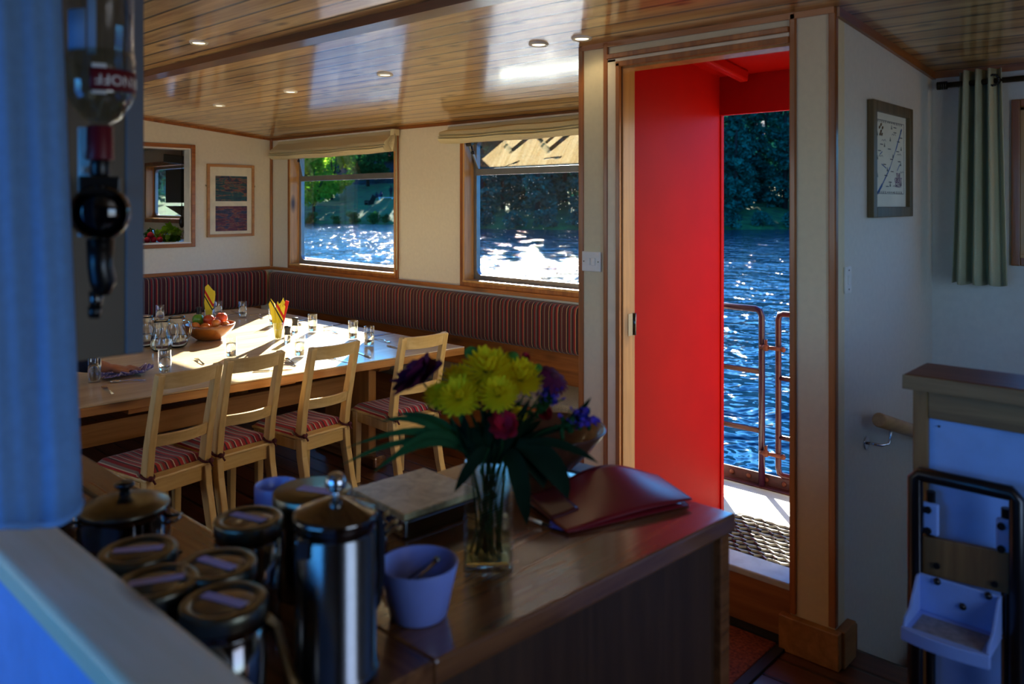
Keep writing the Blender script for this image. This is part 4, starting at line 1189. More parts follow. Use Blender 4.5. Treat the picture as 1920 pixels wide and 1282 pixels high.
mb = MB(); mb.prism([(-1.022, .9035), (-1.035, .452), (-3.2, .452), (-3.2, .9035)], CZ - .045, CZ, 'z'); put(mb.build('worktop', M['counterx'], None, .004))
mb = MB(); mb.box((-3.2, .79, CZ), (-1.75, .80, CZ + .004)); put(mb.build('groove', M['black']))
mb = MB(); mb.prism([(-.985, 1.80), (-1.05, .90), (-1.07, .50), (-3.15, .50), (-3.15, .87), (-1.71, .87), (-1.70, 1.80)], .0, CZ - .046, 'z'); put(mb.build('cabinet', M['cab']))
for a_, b_ in ((-1.02, -.966), (-1.72, -1.66)):
    mb = MB(); mb.box((a_, 1.801, 0), (b_, 1.845, CZ - .046)); put(mb.build('corner_post', M['counter'], None, .004))

def can_body(mb, r, h):
    mb.lathe([(0, 0), (r - .003, 0), (r, .003), (r, h * .80), (r - .0015, h * .805), (r - .0015, h * .82), (r, h * .825), (r, h - .028), (r + .0015, h - .026)], n=44)
def make_can(r, h):
    t = thing('storage_canister', 'x', 'canister')
    mb = MB(); can_body(mb, r, h); mb.build('body', M['steeld'], t)
    mb = MB(); mb.lathe([(r + .0015, h - .025), (r + .003, h - .022), (r + .003, h - .004), (r + .001, h), (r - .010, h + .001), (r - .014, h - .003)], n=44); mb.build('lid_rim', M['brass'], t)
    mb = MB(); mb.lathe([(r - .0145, h - .004), (r * .5, h - .001), (0, h)], n=44); mb.build('lid_window', plain('smoky_lid', '6f6552', .12, .6, .2, 20) if 'smoky' not in M else M['smoky'], t)
    mb = MB(); mb.box((-r * .66, -.0085, h + .0006), (r * .66, .0085, h + .0012)); lb = mb.build('paper_label', M['label'], t)
    return t
M['smoky'] = plain('smoky_lid', '5c5646', .14, .6, .2, 20)
M['label'] = plain('lilac_paper_label', 'b9a8c8', .8)
M['ink'] = plain('dark_ink', '2a2638', .8)
hc = .195; rc = .0595
CA = make_can(rc, hc)
cans = [((420, 1125), -.42, 'steel canister with lilac lid label nearest the camera, in front of the others'),
        ((407, 1056), -.5, 'steel canister with lilac label behind the nearest one, centre of the cluster'),
        ((294, 1088), .35, 'steel canister half hidden behind the pale bar ledge, leftmost front'),
        ((259, 1030), .2, 'steel canister at the back left of the cluster next to the lidded pot'),
        ((466, 970), -.45, 'steel canister standing behind the others, left of the tall tin')]
for i, (p, a, lab) in enumerate(cans):
    q = on_z(*p, CZ + hc); q.z = CZ + .0005
    if i == 0: CA.location = q; CA.rotation_euler = (0, 0, a + YAW); CA['label'] = lab; CA['group'] = 'steel canisters with window lids'
    else: dup(CA, q, a + YAW, lab)
# tall plain tin
q = on_z(586, 917, 1.12); q.z = CZ + .0005
tt = thing('storage_tin', 'tall plain tin with a flat top and white label right behind the cafetiere', 'tin', q, YAW - .35)
mb = MB(); mb.lathe([(0, 0), (.074, 0), (.077, .003), (.077, .155), (.0765, .156)], n=48); mb.build('body', M['steel'], tt)
mb = MB(); mb.lathe([(.0785, .148), (.0785, .196), (.0755, .2), (0, .2)], n=48); mb.build('lid', M['tinlid'] if 'tinlid' in M else M['brass'], tt)
mb = MB(); mb.box((-.03, -.014, .2003), (.06, .012, .2010)); mb.build('paper_label', M['label'], tt)
# mug with the blue light put into its glaze
q = on_z(519, 906, 1.01); q.z = CZ + .0005
mg = thing('mug', 'white mug tinted with blue light behind the tall tin', 'mug', q, YAW)
mb = MB(); r = .053; mb.lathe([(0, 0), (.040, 0), (.046, .006), (r, .045), (r, .088), (r - .002, .09), (r - .004, .088), (r - .004, .04), (.04, .008), (0, .006)], n=36); mb.build('cup', M['bluelitglaze'], mg)
mb = MB(); mb.tube([(0, r - .003, .07), (.0, r + .022, .068), (0, r + .03, .045), (0, r + .02, .022), (0, r - .006, .018)], .005, 8); mb.build('handle', M['bluelitglaze'], mg)
# lidded pot
def make_pot(name, label, px, py, r, ztop, knob=True):
    q = on_z(px, py, ztop); h = ztop - CZ; q.z = CZ + .0005
    t = thing(name, label, 'pot', q, YAW)
    mb = MB(); mb.lathe([(0, 0), (r * .80, 0), (r * .97, .012), (r * 1.04, h * .45), (r * 1.0, h * .8), (r * .985, h - .012), (r * 1.0, h - .010)], n=48); mb.build('body', M['steeld'], t)
    mb = MB(); mb.lathe([(r * 1.01, h - .009), (r * 1.02, h - .006), (r * .98, h - .001), (r * .6, h + .012), (r * .2, h + .019), (0, h + .02)], n=48); mb.build('lid', M['brass'], t)
    if knob:
        mb = MB(); mb.lathe([(.011, h + .0195), (.010, h + .03), (.014, h + .034), (.020, h + .038), (.021, h + .043), (.016, h + .047), (0, h + .048)], n=24); mb.build('knob', M['black'], t)
    return t, q
pt, q = make_pot('lidded_pot', 'squat steel pot with a brassy lid and black knob behind the canisters', 234, 944, .090, 1.05)
for s_ in (-1, 1):
    mb = MB(); mb.tube([(s_ * .088, -.02, .095), (s_ * .115, -.02, .10), (s_ * .118, 0, .10), (s_ * .115, .02, .10), (s_ * .088, .02, .095)], .004, 8); mb.build('handle', M['steeld'], pt)
make_pot('lidded_pot', 'second brassy lidded pot mostly hidden behind the ledge and the blue cloth', 78, 948, .085, 1.0, False)
# cafetiere
q = on_z(630, 1262, CZ); q.z = CZ + .0005
cf = thing('cafetiere', 'tall polished steel coffee press with a ball knob on its domed lid', 'coffee pot', q, YAW + .95)
r = .066
mb = MB(); mb.lathe([(0, 0), (r + .004, 0), (r + .005, .004), (r + .004, .016), (r, .02), (r, .235), (r - .002, .238), (r - .002, .244), (r + .001, .247), (r + .002, .258)], n=56); mb.build('body', M['steel'], cf)
mb = MB(); mb.lathe([(r + .002, .2585), (r + .004, .262), (r + .003, .268), (r - .004, .270), (r * .8, .274), (r * .5, .283), (r * .2, .290), (.006, .292)], n=56); mb.build('lid', M['steeld'], cf)
mb = MB(); mb.tube([(0, 0, .290), (0, 0, .304)], .006, 14); mb.ball((0, 0, .316), .0175, 14); mb.build('plunger_knob', M['chrome'], cf)
mb = MB(); mb.sweep([(r - .002, .004, .235), (r + .03, .006, .238), (r + .043, .006, .215), (r + .044, .006, .12), (r + .036, .006, .075), (r + .002, .004, .062)], .016, .008, (0, 1, 0)); mb.build('handle', M['black'], cf, .003)
mb = MB(); mb.prism([(-r - .001, -.015), (-r - .018, 0), (-r - .001, .015)], .215, .247, 'z'); mb.build('spout', M['steel'], cf, .003)
# white bowl with tongs
q = on_z(785, 1152, CZ); q.z = CZ + .0005
wb = thing('sugar_bowl', 'white tapered bowl tinted with blue light holding tongs beside the coffee press', 'bowl', q, YAW)
mb = MB(); mb.lathe([(0, 0), (.050, 0), (.054, .004), (.0745, .099), (.0735, .101), (.071, .099), (.052, .012), (0, .009)], n=48); mb.build('bowl', M['bluelitglaze'], wb)
tg = thing('tongs', 'steel sugar tongs lying in the white bowl', 'tongs', q + Vector((0, 0, .010)), YAW)
mb = MB()
for s_ in (-1, 1):
    mb.sweep([(-.040, s_ * .013, .036), (-.012, s_ * .015, .058), (.026, s_ * .012, .088), (.034, s_ * .004, .094)], [.010, .012, .012, .010], .002, (0, 0, 1))
    mb.ball((-.041, s_ * .013, .0355), .009, 6, (1, .8, .5))
mb.build('arms', M['steeld'], tg); mb = MB(); mb.ball((.0345, 0, .0945), .0075, 8, (1, 1, .7)); mb.build('hinge', M['steeld'], tg)
# sugar in the bowl
mb = MB(); mb.lathe([(0, .046), (.03, .045), (.058, .040), (.0605, .041), (.0605, .039), (0, .030)], n=32)
sg = mb.build('brown_sugar', plain('brown_sugar_grain', '7a5230', .9, 0, .3, 300, .6)); sg.location = q
tag(sg, 'brown sugar in the white bowl under the tongs', 'sugar', kind='stuff')
# metal box with a tan lid
P = [on_z(655, 914, .985), on_z(776, 972, .985), on_z(884, 912, .985), on_z(797, 877, .985)]
c = sum(P, Vector()) / 4; ux = (P[1] - P[0] + P[2] - P[3]).normalized(); 
Lx = .5 * ((P[1] - P[0]).length + (P[2] - P[3]).length); Ly = .5 * ((P[3] - P[0]).length + (P[2] - P[1]).length)
an = math.atan2(ux.y, ux.x)
bx = thing('storage_box', 'low steel box with a tan marbled lid behind the sugar bowl', 'box', (c.x, c.y, CZ + .0005), an)
g = G('tan_marbled_lid'); v = g.obj(); f = g.noise(v, 16, 6, .65, 1.5)
M['marble'] = g.done(g.bsdf(g.ramp(f, [(.3, srgb('a08a58')), (.55, srgb('cab886')), (.75, srgb('dccfa0'))]), .35))
mb = MB(); mb.box((-Lx/2 + .006, -Ly/2 + .006, 0), (Lx/2 - .006, Ly/2 - .006, .046)); mb.build('case', M['steeld'], bx, .006, 3)
mb = MB(); mb.box((-Lx/2, -Ly/2, .0465), (Lx/2, Ly/2, .0645)); mb.build('lid', M['marble'], bx, .004, 3)
mb = MB(); mb.box((-Lx/2 - .001, -Ly/2 - .001, .045), (Lx/2 + .001, Ly/2 + .001, .050)); mb.build('band', M['steel'], bx, .001)
# small jar of wooden spoons between the press and the box
q = on_z(700, 1035, CZ); q.z = CZ + .0005
sj = thing('spoon_jar', 'small dark steel jar of wooden spoons behind the coffee press', 'jar', q)
mb = MB(); mb.lathe([(0, 0), (.030, 0), (.033, .003), (.033, .062), (.032, .063), (.030, .061), (.030, .006), (0, .004)], n=28); mb.build('jar', M['steeld'], sj)
M['spoonwood'] = wood('wooden_spoon', 'c09a62', '8a6433', 2, .5, 1.5, 0)
for i, (tx, ty, lab) in enumerate([(728, 957, 'wooden spoon handle sticking up highest beside the coffee press'), (745, 974, 'wooden spoon handle in the middle of the three beside the press'), (752, 987, 'curved wooden spoon handle lowest of the three beside the press')]):
    tip = at_d(tx, ty, depth(q) - .03); s0 = q + Vector((-.004 + .006 * i, .004 * i, .010)); t = thing('wooden_spoon', lab, 'spoon', s0, 0, 'wooden spoons beside the coffee press'); d = tip - s0
    mb = MB(); mb.tube([Vector((0, 0, 0)), d * .45 + Vector((0, 0, .012)), d * .8 + Vector((0, 0, .008)), d * .93, d], [.004, .0045, .006, .0085, .004], 10, flat=.7); mb.build('handle', M['spoonwood'], t)
    mb = MB(); mb.ball((0, 0, .002), .009, 8, (1, .8, .9)); mb.build('bowl', M['spoonwood'], t)
# tan cord
pts = [on_z(500, 1155, CZ + .10), on_z(520, 1172, CZ + .075), on_z(532, 1218, CZ + .04), on_z(545, 1268, CZ + .012), on_z(556, 1320, CZ + .009), on_z(575, 1370, CZ + .009)]
rt = thing('basket_handle', 'thin curved tan cane handle lying between the front canister and the press', 'handle', (pts[-2].x, pts[-2].y, CZ)); put = at(rt)
mb = MB(); mb.tube(pts, .0075, 10); put(mb.build('cane', M['spoonwood']))

# maroon folder
fz = CZ + .006
Q = [on_z(1062, 999, fz), on_z(1299, 945, fz), on_z(1232, 902, fz), on_z(985, 940, fz)]
c = sum(Q, Vector()) / 4
fo = thing('document_wallet', 'maroon plastic document wallet bulging open on the counter end', 'folder', (c.x, c.y, CZ), 0); put = at(fo)
def leaf(u, v, up):
    a = Q[0].lerp(Q[1], u); b = Q[3].lerp(Q[2], u); p = a.lerp(b, v)
    k_ = math.sin(PI * min(1.0, .06 + .86 * u ** 1.15)) ** 1.6
    h = (.006 + .052 * v ** .8) * k_ * up + .010 * u * up
    return Vector((p.x, p.y, CZ + .0035 + .004 * up + h))
mb = MB(); mb.grid(lambda u, v: leaf(u, v, 1.0), 40, 14, True); put(mb.build('cover', M['maroon'], None, 0, solid=.0022))
mb = MB(); mb.grid(lambda u, v: leaf(.02 + .96 * u, .02 + .96 * v, 0) , 12, 6, True); put(mb.build('back_sheet', M['maroon'], None, 0, solid=.0022))
def flapf(u, v):
    p = leaf(.0 + .20 * u, .34 + .62 * v, 1.0); return p + Vector((0, 0, .003 + .014 * (1 - u) * v))
mb = MB(); mb.grid(flapf, 8, 8, True); put(mb.build('flap', plain('dark_maroon_plastic', '4d0f18', .35), None, 0, solid=.002))
bs = thing('envelope', 'bright blue envelope poking out of the near corner of the maroon wallet', 'envelope', (Q[0].x, Q[0].y, CZ)); put = at(bs)
e0, e1, e2, e3 = on_z(1030, 988, CZ + .006), on_z(1065, 998, CZ + .006), leaf(.16, .3, 0), leaf(.02, .45, 0)
mb = MB(); mb.add([e0 + Vector((0,0,.0012)), e1 + Vector((0,0,.0012)), e2 + Vector((0,0,.0012)), e3 + Vector((0,0,.0012))], [(0, 1, 2, 3)]); put(mb.build('paper', plain('blue_envelope_paper', '3c4fd0', .8), None, 0, solid=.001))
p0, p1 = on_z(992, 972, CZ + .012), on_z(1028, 985, CZ + .006)
pn = thing('pen', 'black and cream pen half inside the maroon wallet', 'pen', (p1.x, p1.y, CZ)); put = at(pn)
mb = MB(); mb.tube([p0, p0.lerp(p1, .7)], .004, 8); put(mb.build('barrel', M['ledge'])); mb = MB(); mb.tube([p0.lerp(p1, .7), p1 + (p1 - p0) * .2], .0045, 8); put(mb.build('cap', M['black']))
# large wooden bowl
q = on_z(1023, 886, CZ); q.z = CZ + .0005
lb = thing('salad_bowl', 'large dark wooden bowl on the counter behind the flowers', 'bowl', q)
M['bowldark'] = wood('dark_bowl_wood', '5c3320', '341a10', 0, .3, 1.2, 0, coat=.3)
mb = MB(); mb.lathe([(0, 0), (.062, 0), (.064, .010), (.082, .022), (.130, .070), (.176, .128), (.1745, .133), (.168, .130), (.122, .074), (.07, .026), (0, .020)], n=56); mb.build('bowl', M['bowldark'], lb)
for i, (dx, dy, lab) in enumerate([(-.02, .03, 'tan bread roll in the big wooden bowl behind the red carnation'), (.035, -.03, 'smaller tan bread roll at the front of the big wooden bowl')]):
    t = MB(); t.ball((0, 0, .022), .034, 10, (1.2, .9, .65)); o = t.build('bread_roll', plain('bread_crust', 'b98a4c', .8, 0, .25, 18)); o.location = q + Vector((dx, dy, .026 + .012 * i)); tag(o, lab, 'bread', 'bread rolls in the wooden bowl')
np_ = MB(); np_.box((-.05, -.035, 0), (.05, .035, .004)); o = np_.build('lit_spot_sheet', plain('lit_spot_blue', 'a9c4d2', .9)); z_ = on_z(1090, 879, CZ); o.location = (z_.x, z_.y, CZ + .0006); o.rotation_euler = (0, 0, .1); tag(o, 'pale blue sheet painting the lit spot on the counter beside the big wooden bowl', 'napkin')  # sheet stands in for the bluish lit spot on the worktop

# ---------------------------------------------------------------- vase and flowers
VZ = CZ + .0005
vq = on_z(915, 1050, CZ); vq.z = VZ; VY = YAW + .045
va = thing('glass_vase', 'square clear glass vase full of stems on the counter', 'vase', vq, VY)
def sq(r, z): return [(-r, -r, z), (r, -r, z), (r, r, z), (-r, r, z)]
mb = MB(); ro, ri, vh = .052, .0475, .205
vs = sq(ro - .002, 0) + sq(ro, .003) + sq(ro, vh) + sq(ri, vh) + sq(ri - .001, .016) ; fs = []
for k in range(4):
    for i in range(4): fs.append((k*4+i, k*4+(i+1) % 4, k*4+4+(i+1) % 4, k*4+4+i))
fs += [(3, 2, 1, 0), (16, 17, 18, 19)]
mb.add(vs, fs, False); mb.build('vase_wall', M['vase'], va, .002)
mb = MB(); mb.box((-ro + .003, -ro + .003, .0015), (ro - .003, ro - .003, .0145)); mb.build('vase_base', M['thick'], va, .003)
M['vwater'] = pane('vase_water', (.90, .93, .88), .02)
mb = MB(); mb.box((-ri + .002, -ri + .002, .0165), (ri - .002, ri - .002, .085)); mb.build('vase_water', M['vwater'], va)
M['stem'] = plain('dark_green_stem', '173c1d', .6, 0, .2, 20, 0, Specular_IOR_Level=.06)
M['gleaf'] = plain('dark_green_leaf', '0b2010', .65, 0, .25, 14, 0, Specular_IOR_Level=.06)
M['gleaf2'] = plain('mid_green_leaf', '1f4420', .6, 0, .25, 14, 0, Specular_IOR_Level=.06)
M['yel'] = leafmat('yellow_petal', 'f4dc10', 'fff23c', .5)
M['pur'] = plain('deep_purple_petal', '561238', .7, 0, .25, 20, 0, Specular_IOR_Level=.2)
M['vio'] = plain('violet_petal', '4a2a9c', .7, 0, .2, 30)
M['redp'] = plain('crimson_petal', 'a0142c', .7, 0, .2, 30, 0, Specular_IOR_Level=.2)
M['lime'] = plain('lime_button', '3c7a22', .8, 0, .2, 60)
vd = depth(vq)
rf = random.Random(5)
def flower(name, label, cat, px, py, dd, grp=None):
    head = at_d(px, py, vd + dd)
    base = vq + Vector((rf.uniform(-.034, .034), rf.uniform(-.034, .034), .019))
    t = thing(name, label, cat, base, 0, grp)
    h = head - base; top = vq + Vector((rf.uniform(-.036, .036), rf.uniform(-.036, .036), vh)) - base
    pts = [Vector((0, 0, 0)), top * .5 + Vector((0, 0, .005)), top, top.lerp(h, .6) + Vector((0, 0, .012)), h]
    mb = MB(); mb.tube(pts, .0022, 7); mb.build('stem', M['stem'], t)
    d = (h - top).normalized()
    return t, h, d
def frame(d):
    return d.to_track_quat('Z', 'Y').to_matrix()
def mum(label, px, py, rpx, dd, grp='yellow chrysanthemums in the bouquet'):
    t, h, d = flower('chrysanthemum', label, 'flower', px, py, dd, grp)
    r = rpx / F * (vd + dd); d = (d + Vector((0, 0, .5)) + Vector((-FW[0], -FW[1], 0)) * .35).normalized(); Rm = frame(d)
    mb = MB(); n = 150
    for i in range(n):
        th = math.acos(1 - 1.5 * (i + .5) / n); ph = i * 2.39996
        v_ = Vector((math.sin(th) * math.cos(ph), math.sin(th) * math.sin(ph), math.cos(th)))
        o_ = v_.cross(Vector((0, 0, 1))).normalized() if th > .01 else Vector((1, 0, 0))
        L = r * (.62 + .42 * min(1, th / 1.2)) * rf.uniform(.88, 1.12); w = r * .085
        up = Vector((0, 0, 1)) * r * .12
        P_ = [v_ * r * .15, v_ * L * .6 + up * .3, v_ * L * .9 + up * .9 * (1 if th > .5 else 0), v_ * L + up * 1.4 * (1 if th > .5 else 0)]
        vs = []
        for k, p_ in enumerate(P_):
            ww = [.5, 1, 1, .35][k] * w
            vs += [h + Rm @ (p_ - o_ * ww), h + Rm @ (p_ + o_ * ww)]
        mb.add(vs, [(0, 1, 3, 2), (2, 3, 5, 4), (4, 5, 7, 6)], True)
    mb.build('bloom', M['yel'], t)
    mb = MB(); mb.ball(h - Rm @ Vector((0, 0, r * .1)), r * .32, 8, (1, 1, .8))
    for k in range(5):
        a = k * 1.26; v_ = Rm @ Vector((math.cos(a), math.sin(a), -.5)); o_ = v_.cross(d).normalized() * .006
        p_ = h - d * r * .1; mb.add([p_ - o_, p_ + v_ * r * .55 - o_ * 1.3, p_ + v_ * r * 1.0, p_ + v_ * r * .55 + o_ * 1.3, p_ + o_], [(0, 1, 2, 3, 4)], False)
    mb.build('sepals', M['gleaf2'], t)
mum('largest yellow chrysanthemum at the top of the bouquet', 915, 697, 47, -.01)
mum('yellow chrysanthemum at the upper right of the bouquet', 975, 712, 40, .01)
mum('yellow chrysanthemum at the upper left beside the dark purple bloom', 858, 716, 34, .02)
mum('yellow chrysanthemum in the lower middle left, facing the camera', 862, 748, 40, -.05)
mum('yellow chrysanthemum in the lower middle right above the crimson carnation', 934, 742, 36, -.06)
mum('small yellow chrysanthemum at the lower left edge of the bouquet', 822, 744, 27, -.02)
mum('tiny yellow chrysanthemum bud below the right hand blooms', 972, 778, 15, -.03)
def petals(mb, h, Rm, n, r, w, droop, layers=1, twist=0.0, cup=0.0):
    for ly in range(layers):
        for i in range(n):
            a = 2 * PI * i / n + ly * .5 + rf.uniform(-.1, .1); s_ = 1 - .22 * ly
            v_ = Vector((math.cos(a), math.sin(a), 0)); o_ = Vector((-math.sin(a), math.cos(a), 0)); L = r * s_ * rf.uniform(.88, 1.1)
            vs = []
            for k, (q_, ww) in enumerate(((.08, .35), (.4, .95), (.75, 1.0), (1.0, .3))):
                z_ = cup * q_ * r + droop * q_ * q_ * r + ly * r * .1
                p_ = v_ * L * q_ + Vector((0, 0, z_)); tw = Vector((0, 0, twist * ww * w))
                vs += [h + Rm @ (p_ - o_ * w * ww - tw), h + Rm @ (p_ + Vector((0, 0, -.12 * w))), h + Rm @ (p_ + o_ * w * ww + tw)]
            mb.add(vs, [f for k in range(3) for f in ((k*3, k*3+1, k*3+4, k*3+3), (k*3+1, k*3+2, k*3+5, k*3+4))], True)
# dark purple bloom
t, h, d = flower('purple_rose', 'large dark purple drooping bloom at the upper left of the bouquet', 'flower', 792, 716, .0)
Rm = frame((d + Vector((0, 0, .1))).normalized()); mb = MB(); r = 56 / F * vd
petals(mb, h, Rm, 6, r * 1.1, r * .42, -.35, 2, .3, .55); petals(mb, h, Rm, 5, r * .8, r * .4, -.1, 2, .3, .9); mb.ball(h + Rm @ Vector((0, 0, r * .3)), r * .34, 8)
mb.build('bloom', M['pur'], t)
t, h, d = flower('purple_daisy', 'dark purple daisy at the upper right of the bouquet', 'flower', 1038, 706, .03)
Rm = frame((d + Vector((-FW[0], -FW[1], 0)) * .7).normalized()); mb = MB(); r = 37 / F * vd; petals(mb, h, Rm, 16, r, r * .16, -.25, 2); mb.build('bloom', M['pur'], t)
mb = MB(); mb.ball(h + Rm @ Vector((0, 0, r * .08)), r * .27, 8, (1, 1, .6)); mb.build('flower_centre', plain('maroon_flower_centre', '5a1c2c', .9, 0, .3, 80), t)
def carnation(label, px, py, rpx, dd, grp='crimson carnations in the bouquet'):
    t, h, d = flower('carnation', label, 'flower', px, py, dd, grp); r = rpx / F * (vd + dd)
    Rm = frame((d + Vector((-FW[0], -FW[1], 0)) * .9).normalized()); mb = MB()
    for ly, (cu, s_) in enumerate(((.1, 1), (.35, .9), (.7, .78), (1.1, .6))): petals(mb, h, Rm, 9, r * s_, r * .34, 0, 1, .7, cu)
    mb.build('bloom', M['redp'], t)
    mb = MB(); mb.tube([h - d * r * .9, h - d * r * .3, h], [r * .15, r * .3, r * .3], 8); mb.build('calyx', M['stem'], t)
carnation('crimson carnation hanging low in front of the bouquet', 944, 797, 30, -.07)
carnation('smaller crimson carnation on the right, behind the bouquet stems', 1020, 773, 17, .05)
carnation('tiny crimson carnation bud at the top right behind the yellow blooms', 985, 670, 10, .05)
def statice(label, px, py, dd, w, hh):
    t, h, d = flower('statice', label, 'flower', px, py, dd, 'violet statice sprigs in the bouquet')
    mb = MB(); gr = MB()
    for i in range(46):
        o_ = Vector((rf.gauss(0, w), rf.gauss(0, w), rf.gauss(0, hh))); c_ = h + o_ + d * (rf.uniform(-.02, .01))
        Rm = frame(Vector((rf.uniform(-1, 1), rf.uniform(-1, 1), rf.uniform(.2, 1))).normalized()); petals(mb, c_, Rm, 5, .007, .0035, .2, 1, 0, .4)
        if i % 2: gr.tube([h - d * .045, c_], .0012, 4, False)
    mb.build('florets', M['vio'], t)
    for i in range(26):
        c_ = h - d * rf.uniform(.0, .05) + Vector((rf.gauss(0, w * .8), rf.gauss(0, w * .8), rf.gauss(0, hh))); gr.ball(c_, .006, 4, (1, .6, 1.3))
    gr.build('sprig', M['gleaf2'], t)
statice('violet statice sprig pointing right at the edge of the bouquet', 1092, 783, -.02, .012, .009)
statice('violet statice sprig hanging below the purple daisy', 1035, 738, .02, .008, .012)
for px, py, r_, lab in ((884, 662, 14, 'lime green button flower at the top left above the yellow blooms'), (961, 671, 13, 'lime green button flower at the top right above the yellow blooms'), (938, 668, 9, 'small lime green button flower between the other two at the top'), (1008, 690, 9, 'small lime green button flower left of the purple daisy')):
    t, h, d = flower('button_flower', lab, 'flower', px, py, .03, 'lime button flowers in the bouquet'); mb = MB()
    for i in range(90):
        th = math.acos(1 - 1.7 * (i + .5) / 90); ph = i * 2.39996; v_ = Vector((math.sin(th) * math.cos(ph), math.sin(th) * math.sin(ph), math.cos(th))); mb.ball(h + v_ * r_ / F * vd * .8, r_ / F * vd * .2, 4)
    mb.build('bloom', M['lime'], t)
def leafblade(mb, pts, w, up):
    """a blade along pts with half width w at its middle"""
    n = len(pts); vs = []
    for i, p_ in enumerate(pts):
        t_ = i / (n - 1); ww = w * math.sin(PI * min(1, .08 + .92 * t_)) ** .7 if t_ < 1 else .0004
        dd_ = (pts[min(i + 1, n - 1)] - pts[max(i - 1, 0)]).normalized(); sd_ = dd_.cross(up).normalized(); nn = sd_.cross(dd_)
        vs += [p_ - sd_ * ww + nn * ww * .25, p_, p_ + sd_ * ww + nn * ww * .25]
    mb.add(vs, [f for k in range(n - 1) for f in ((k*3, k*3+1, k*3+4, k*3+3), (k*3+1, k*3+2, k*3+5, k*3+4))], True)
def curve3(a, b, c, n=9):
    return [a.lerp(b, i / n).lerp(b.lerp(c, i / n), i / n) for i in range(n + 1)]
def leafspray(name, label, specs, m, grp):
    base = vq + Vector((rf.uniform(-.02, .02), rf.uniform(-.02, .02), .02)); t = thing(name, label, 'leaf', base, 0, grp)
    root = vq + Vector((rf.uniform(-.034, .034), rf.uniform(-.034, .034), vh + .01)); mb = MB(); mb.tube([Vector((0, 0, 0)), (root - base) * .6, root - base], .0025, 6); mb.build('stem', M['stem'], t)
    for (a, b, c, w, dz) in specs:
        pts = curve3(*(at_d(p_[0], p_[1], vd + p_[2]) - base for p_ in (a, b, c))); mb = MB(); leafblade(mb, pts, w, Vector((-FW[0], -FW[1], dz)).normalized()); mb.build('blade', m, t)
GLf = 'dark leaves in the bouquet'
leafspray('palm_frond', 'spray of narrow palm leaves reaching far to the left of the vase',
    [((875, 850, 0), (790, 790, -.02), (640, 872, -.05), .007, .3), ((875, 850, 0), (800, 778, -.02), (682, 830, -.04), .008, .3), ((870, 845, 0), (800, 800, -.03), (700, 885, -.05), .008, .3), ((872, 845, 0), (790, 765, -.02), (715, 790, -.02), .007, .3),
     ((872, 845, 0), (830, 775, -.02), (738, 852, -.05), .008, .2), ((876, 848, 0), (820, 765, .02), (645, 842, 0), .005, .3), ((872, 846, 0), (835, 800, .01), (765, 808, .0), .008, .3), ((875, 848, 0), (840, 770, .0), (742, 776, .03), .009, .3)], M['gleaf2'], GLf)
leafspray('broad_leaf', 'broad dark leaf hanging down at the front right of the vase', [((955, 845, -.04), (975, 870, -.09), (988, 985, -.09), .021, .2)], M['gleaf'], GLf)
leafspray('broad_leaf', 'broad dark leaf pointing to the maroon wallet, right of the vase', [((970, 830, -.03), (1040, 850, -.06), (1066, 936, -.06), .026, .4), ((965, 840, -.03), (1010, 860, -.04), (1020, 915, -.05), .02, .4)], M['gleaf'], GLf)
leafspray('long_leaf', 'long narrow leaf reaching right in front of the wooden bowl', [((975, 830, -.03), (1045, 815, -.05), (1122, 868, -.06), .010, .6), ((960, 835, 0), (1030, 800, 0), (1075, 800, 0), .008, .5)], M['gleaf'], GLf)
leafspray('broad_leaf', 'dark leaf hanging over the left side of the vase rim', [((912, 838, -.05), (888, 860, -.08), (852, 922, -.08), .013, .3)], M['gleaf'], GLf)
leafspray('small_leaf', 'small pointed leaf standing up at the right edge of the bouquet', [((1050, 800, 0), (1085, 780, 0), (1108, 745, 0), .007, .3)], M['gleaf'], GLf)
inner = []
for i in range(18):
    x_ = 830 + i * 11; inner.append(((905 + (x_ - 915) * .25, 868, rf.uniform(-.03, .03)), ((x_ + 915) / 2, 820, rf.uniform(-.05, .04)), (x_, rf.uniform(745, 800), rf.uniform(-.05, .05)), rf.uniform(.008, .013), .2))
leafspray('leaf_cluster', 'dense upright dark leaves filling the middle of the bouquet', inner, M['gleaf'], GLf)

# ---------------------------------------------------------------- hanging cloth, drinks cabinet and optic on the left
cl = thing('hanging_cloth', 'pale blue cloth hanging down the left edge in front of the drinks cabinet', 'cloth', (-1.4, .42, 1.23)); put = at(cl)
pa_, pb_ = at_d(168, 930, 1.23), at_d(-260, 990, 1.05)
ed = (pa_ - pb_); ed.z = 0; nn = Vector((ed.y, -ed.x, 0)).normalized()
def drape(u, v, off=0.0):
    top_shift = .055 * v
    p_ = pa_.lerp(pb_, u); z = 1.228 + (2.52 - 1.228) * v - .012 * math.sin(u * 9) * (1 - v)
    roll = .05 * (1 - math.exp(-u * 14))
    f_ = .007 * math.sin(u * 19 + v * 1.5) * (1 - .4 * v) + .003 * math.sin(u * 47 - v)
    q_ = Vector((p_.x, p_.y, 0)) + nn * (roll + f_ - .05) - Vector((RT[0], RT[1], 0)) * top_shift
    return Vector((q_.x, q_.y, z))
mb = MB(); mb.grid(drape, 70, 20, True); put(mb.build('cloth_panel', M['bluecloth'], None, 0, solid=.004))
mb = MB(); mb.tube([drape(i / 20, 0) for i in range(21)], .006, 6); put(mb.build('hem', M['bluecloth']))
mb = MB(); a_, b_ = drape(-.03, 1), drape(1, 1); mb.tube([a_, b_], .012, 10); put(mb.build('hanging_rail', M['black']))
M['cabgrey'] = plain('grey_cabinet_laminate', '6a5238', .6, 0, .06, 8)
M['cabgrey2'] = plain('grey_blue_edge_strip', '68686c', .6, 0, .06, 8)
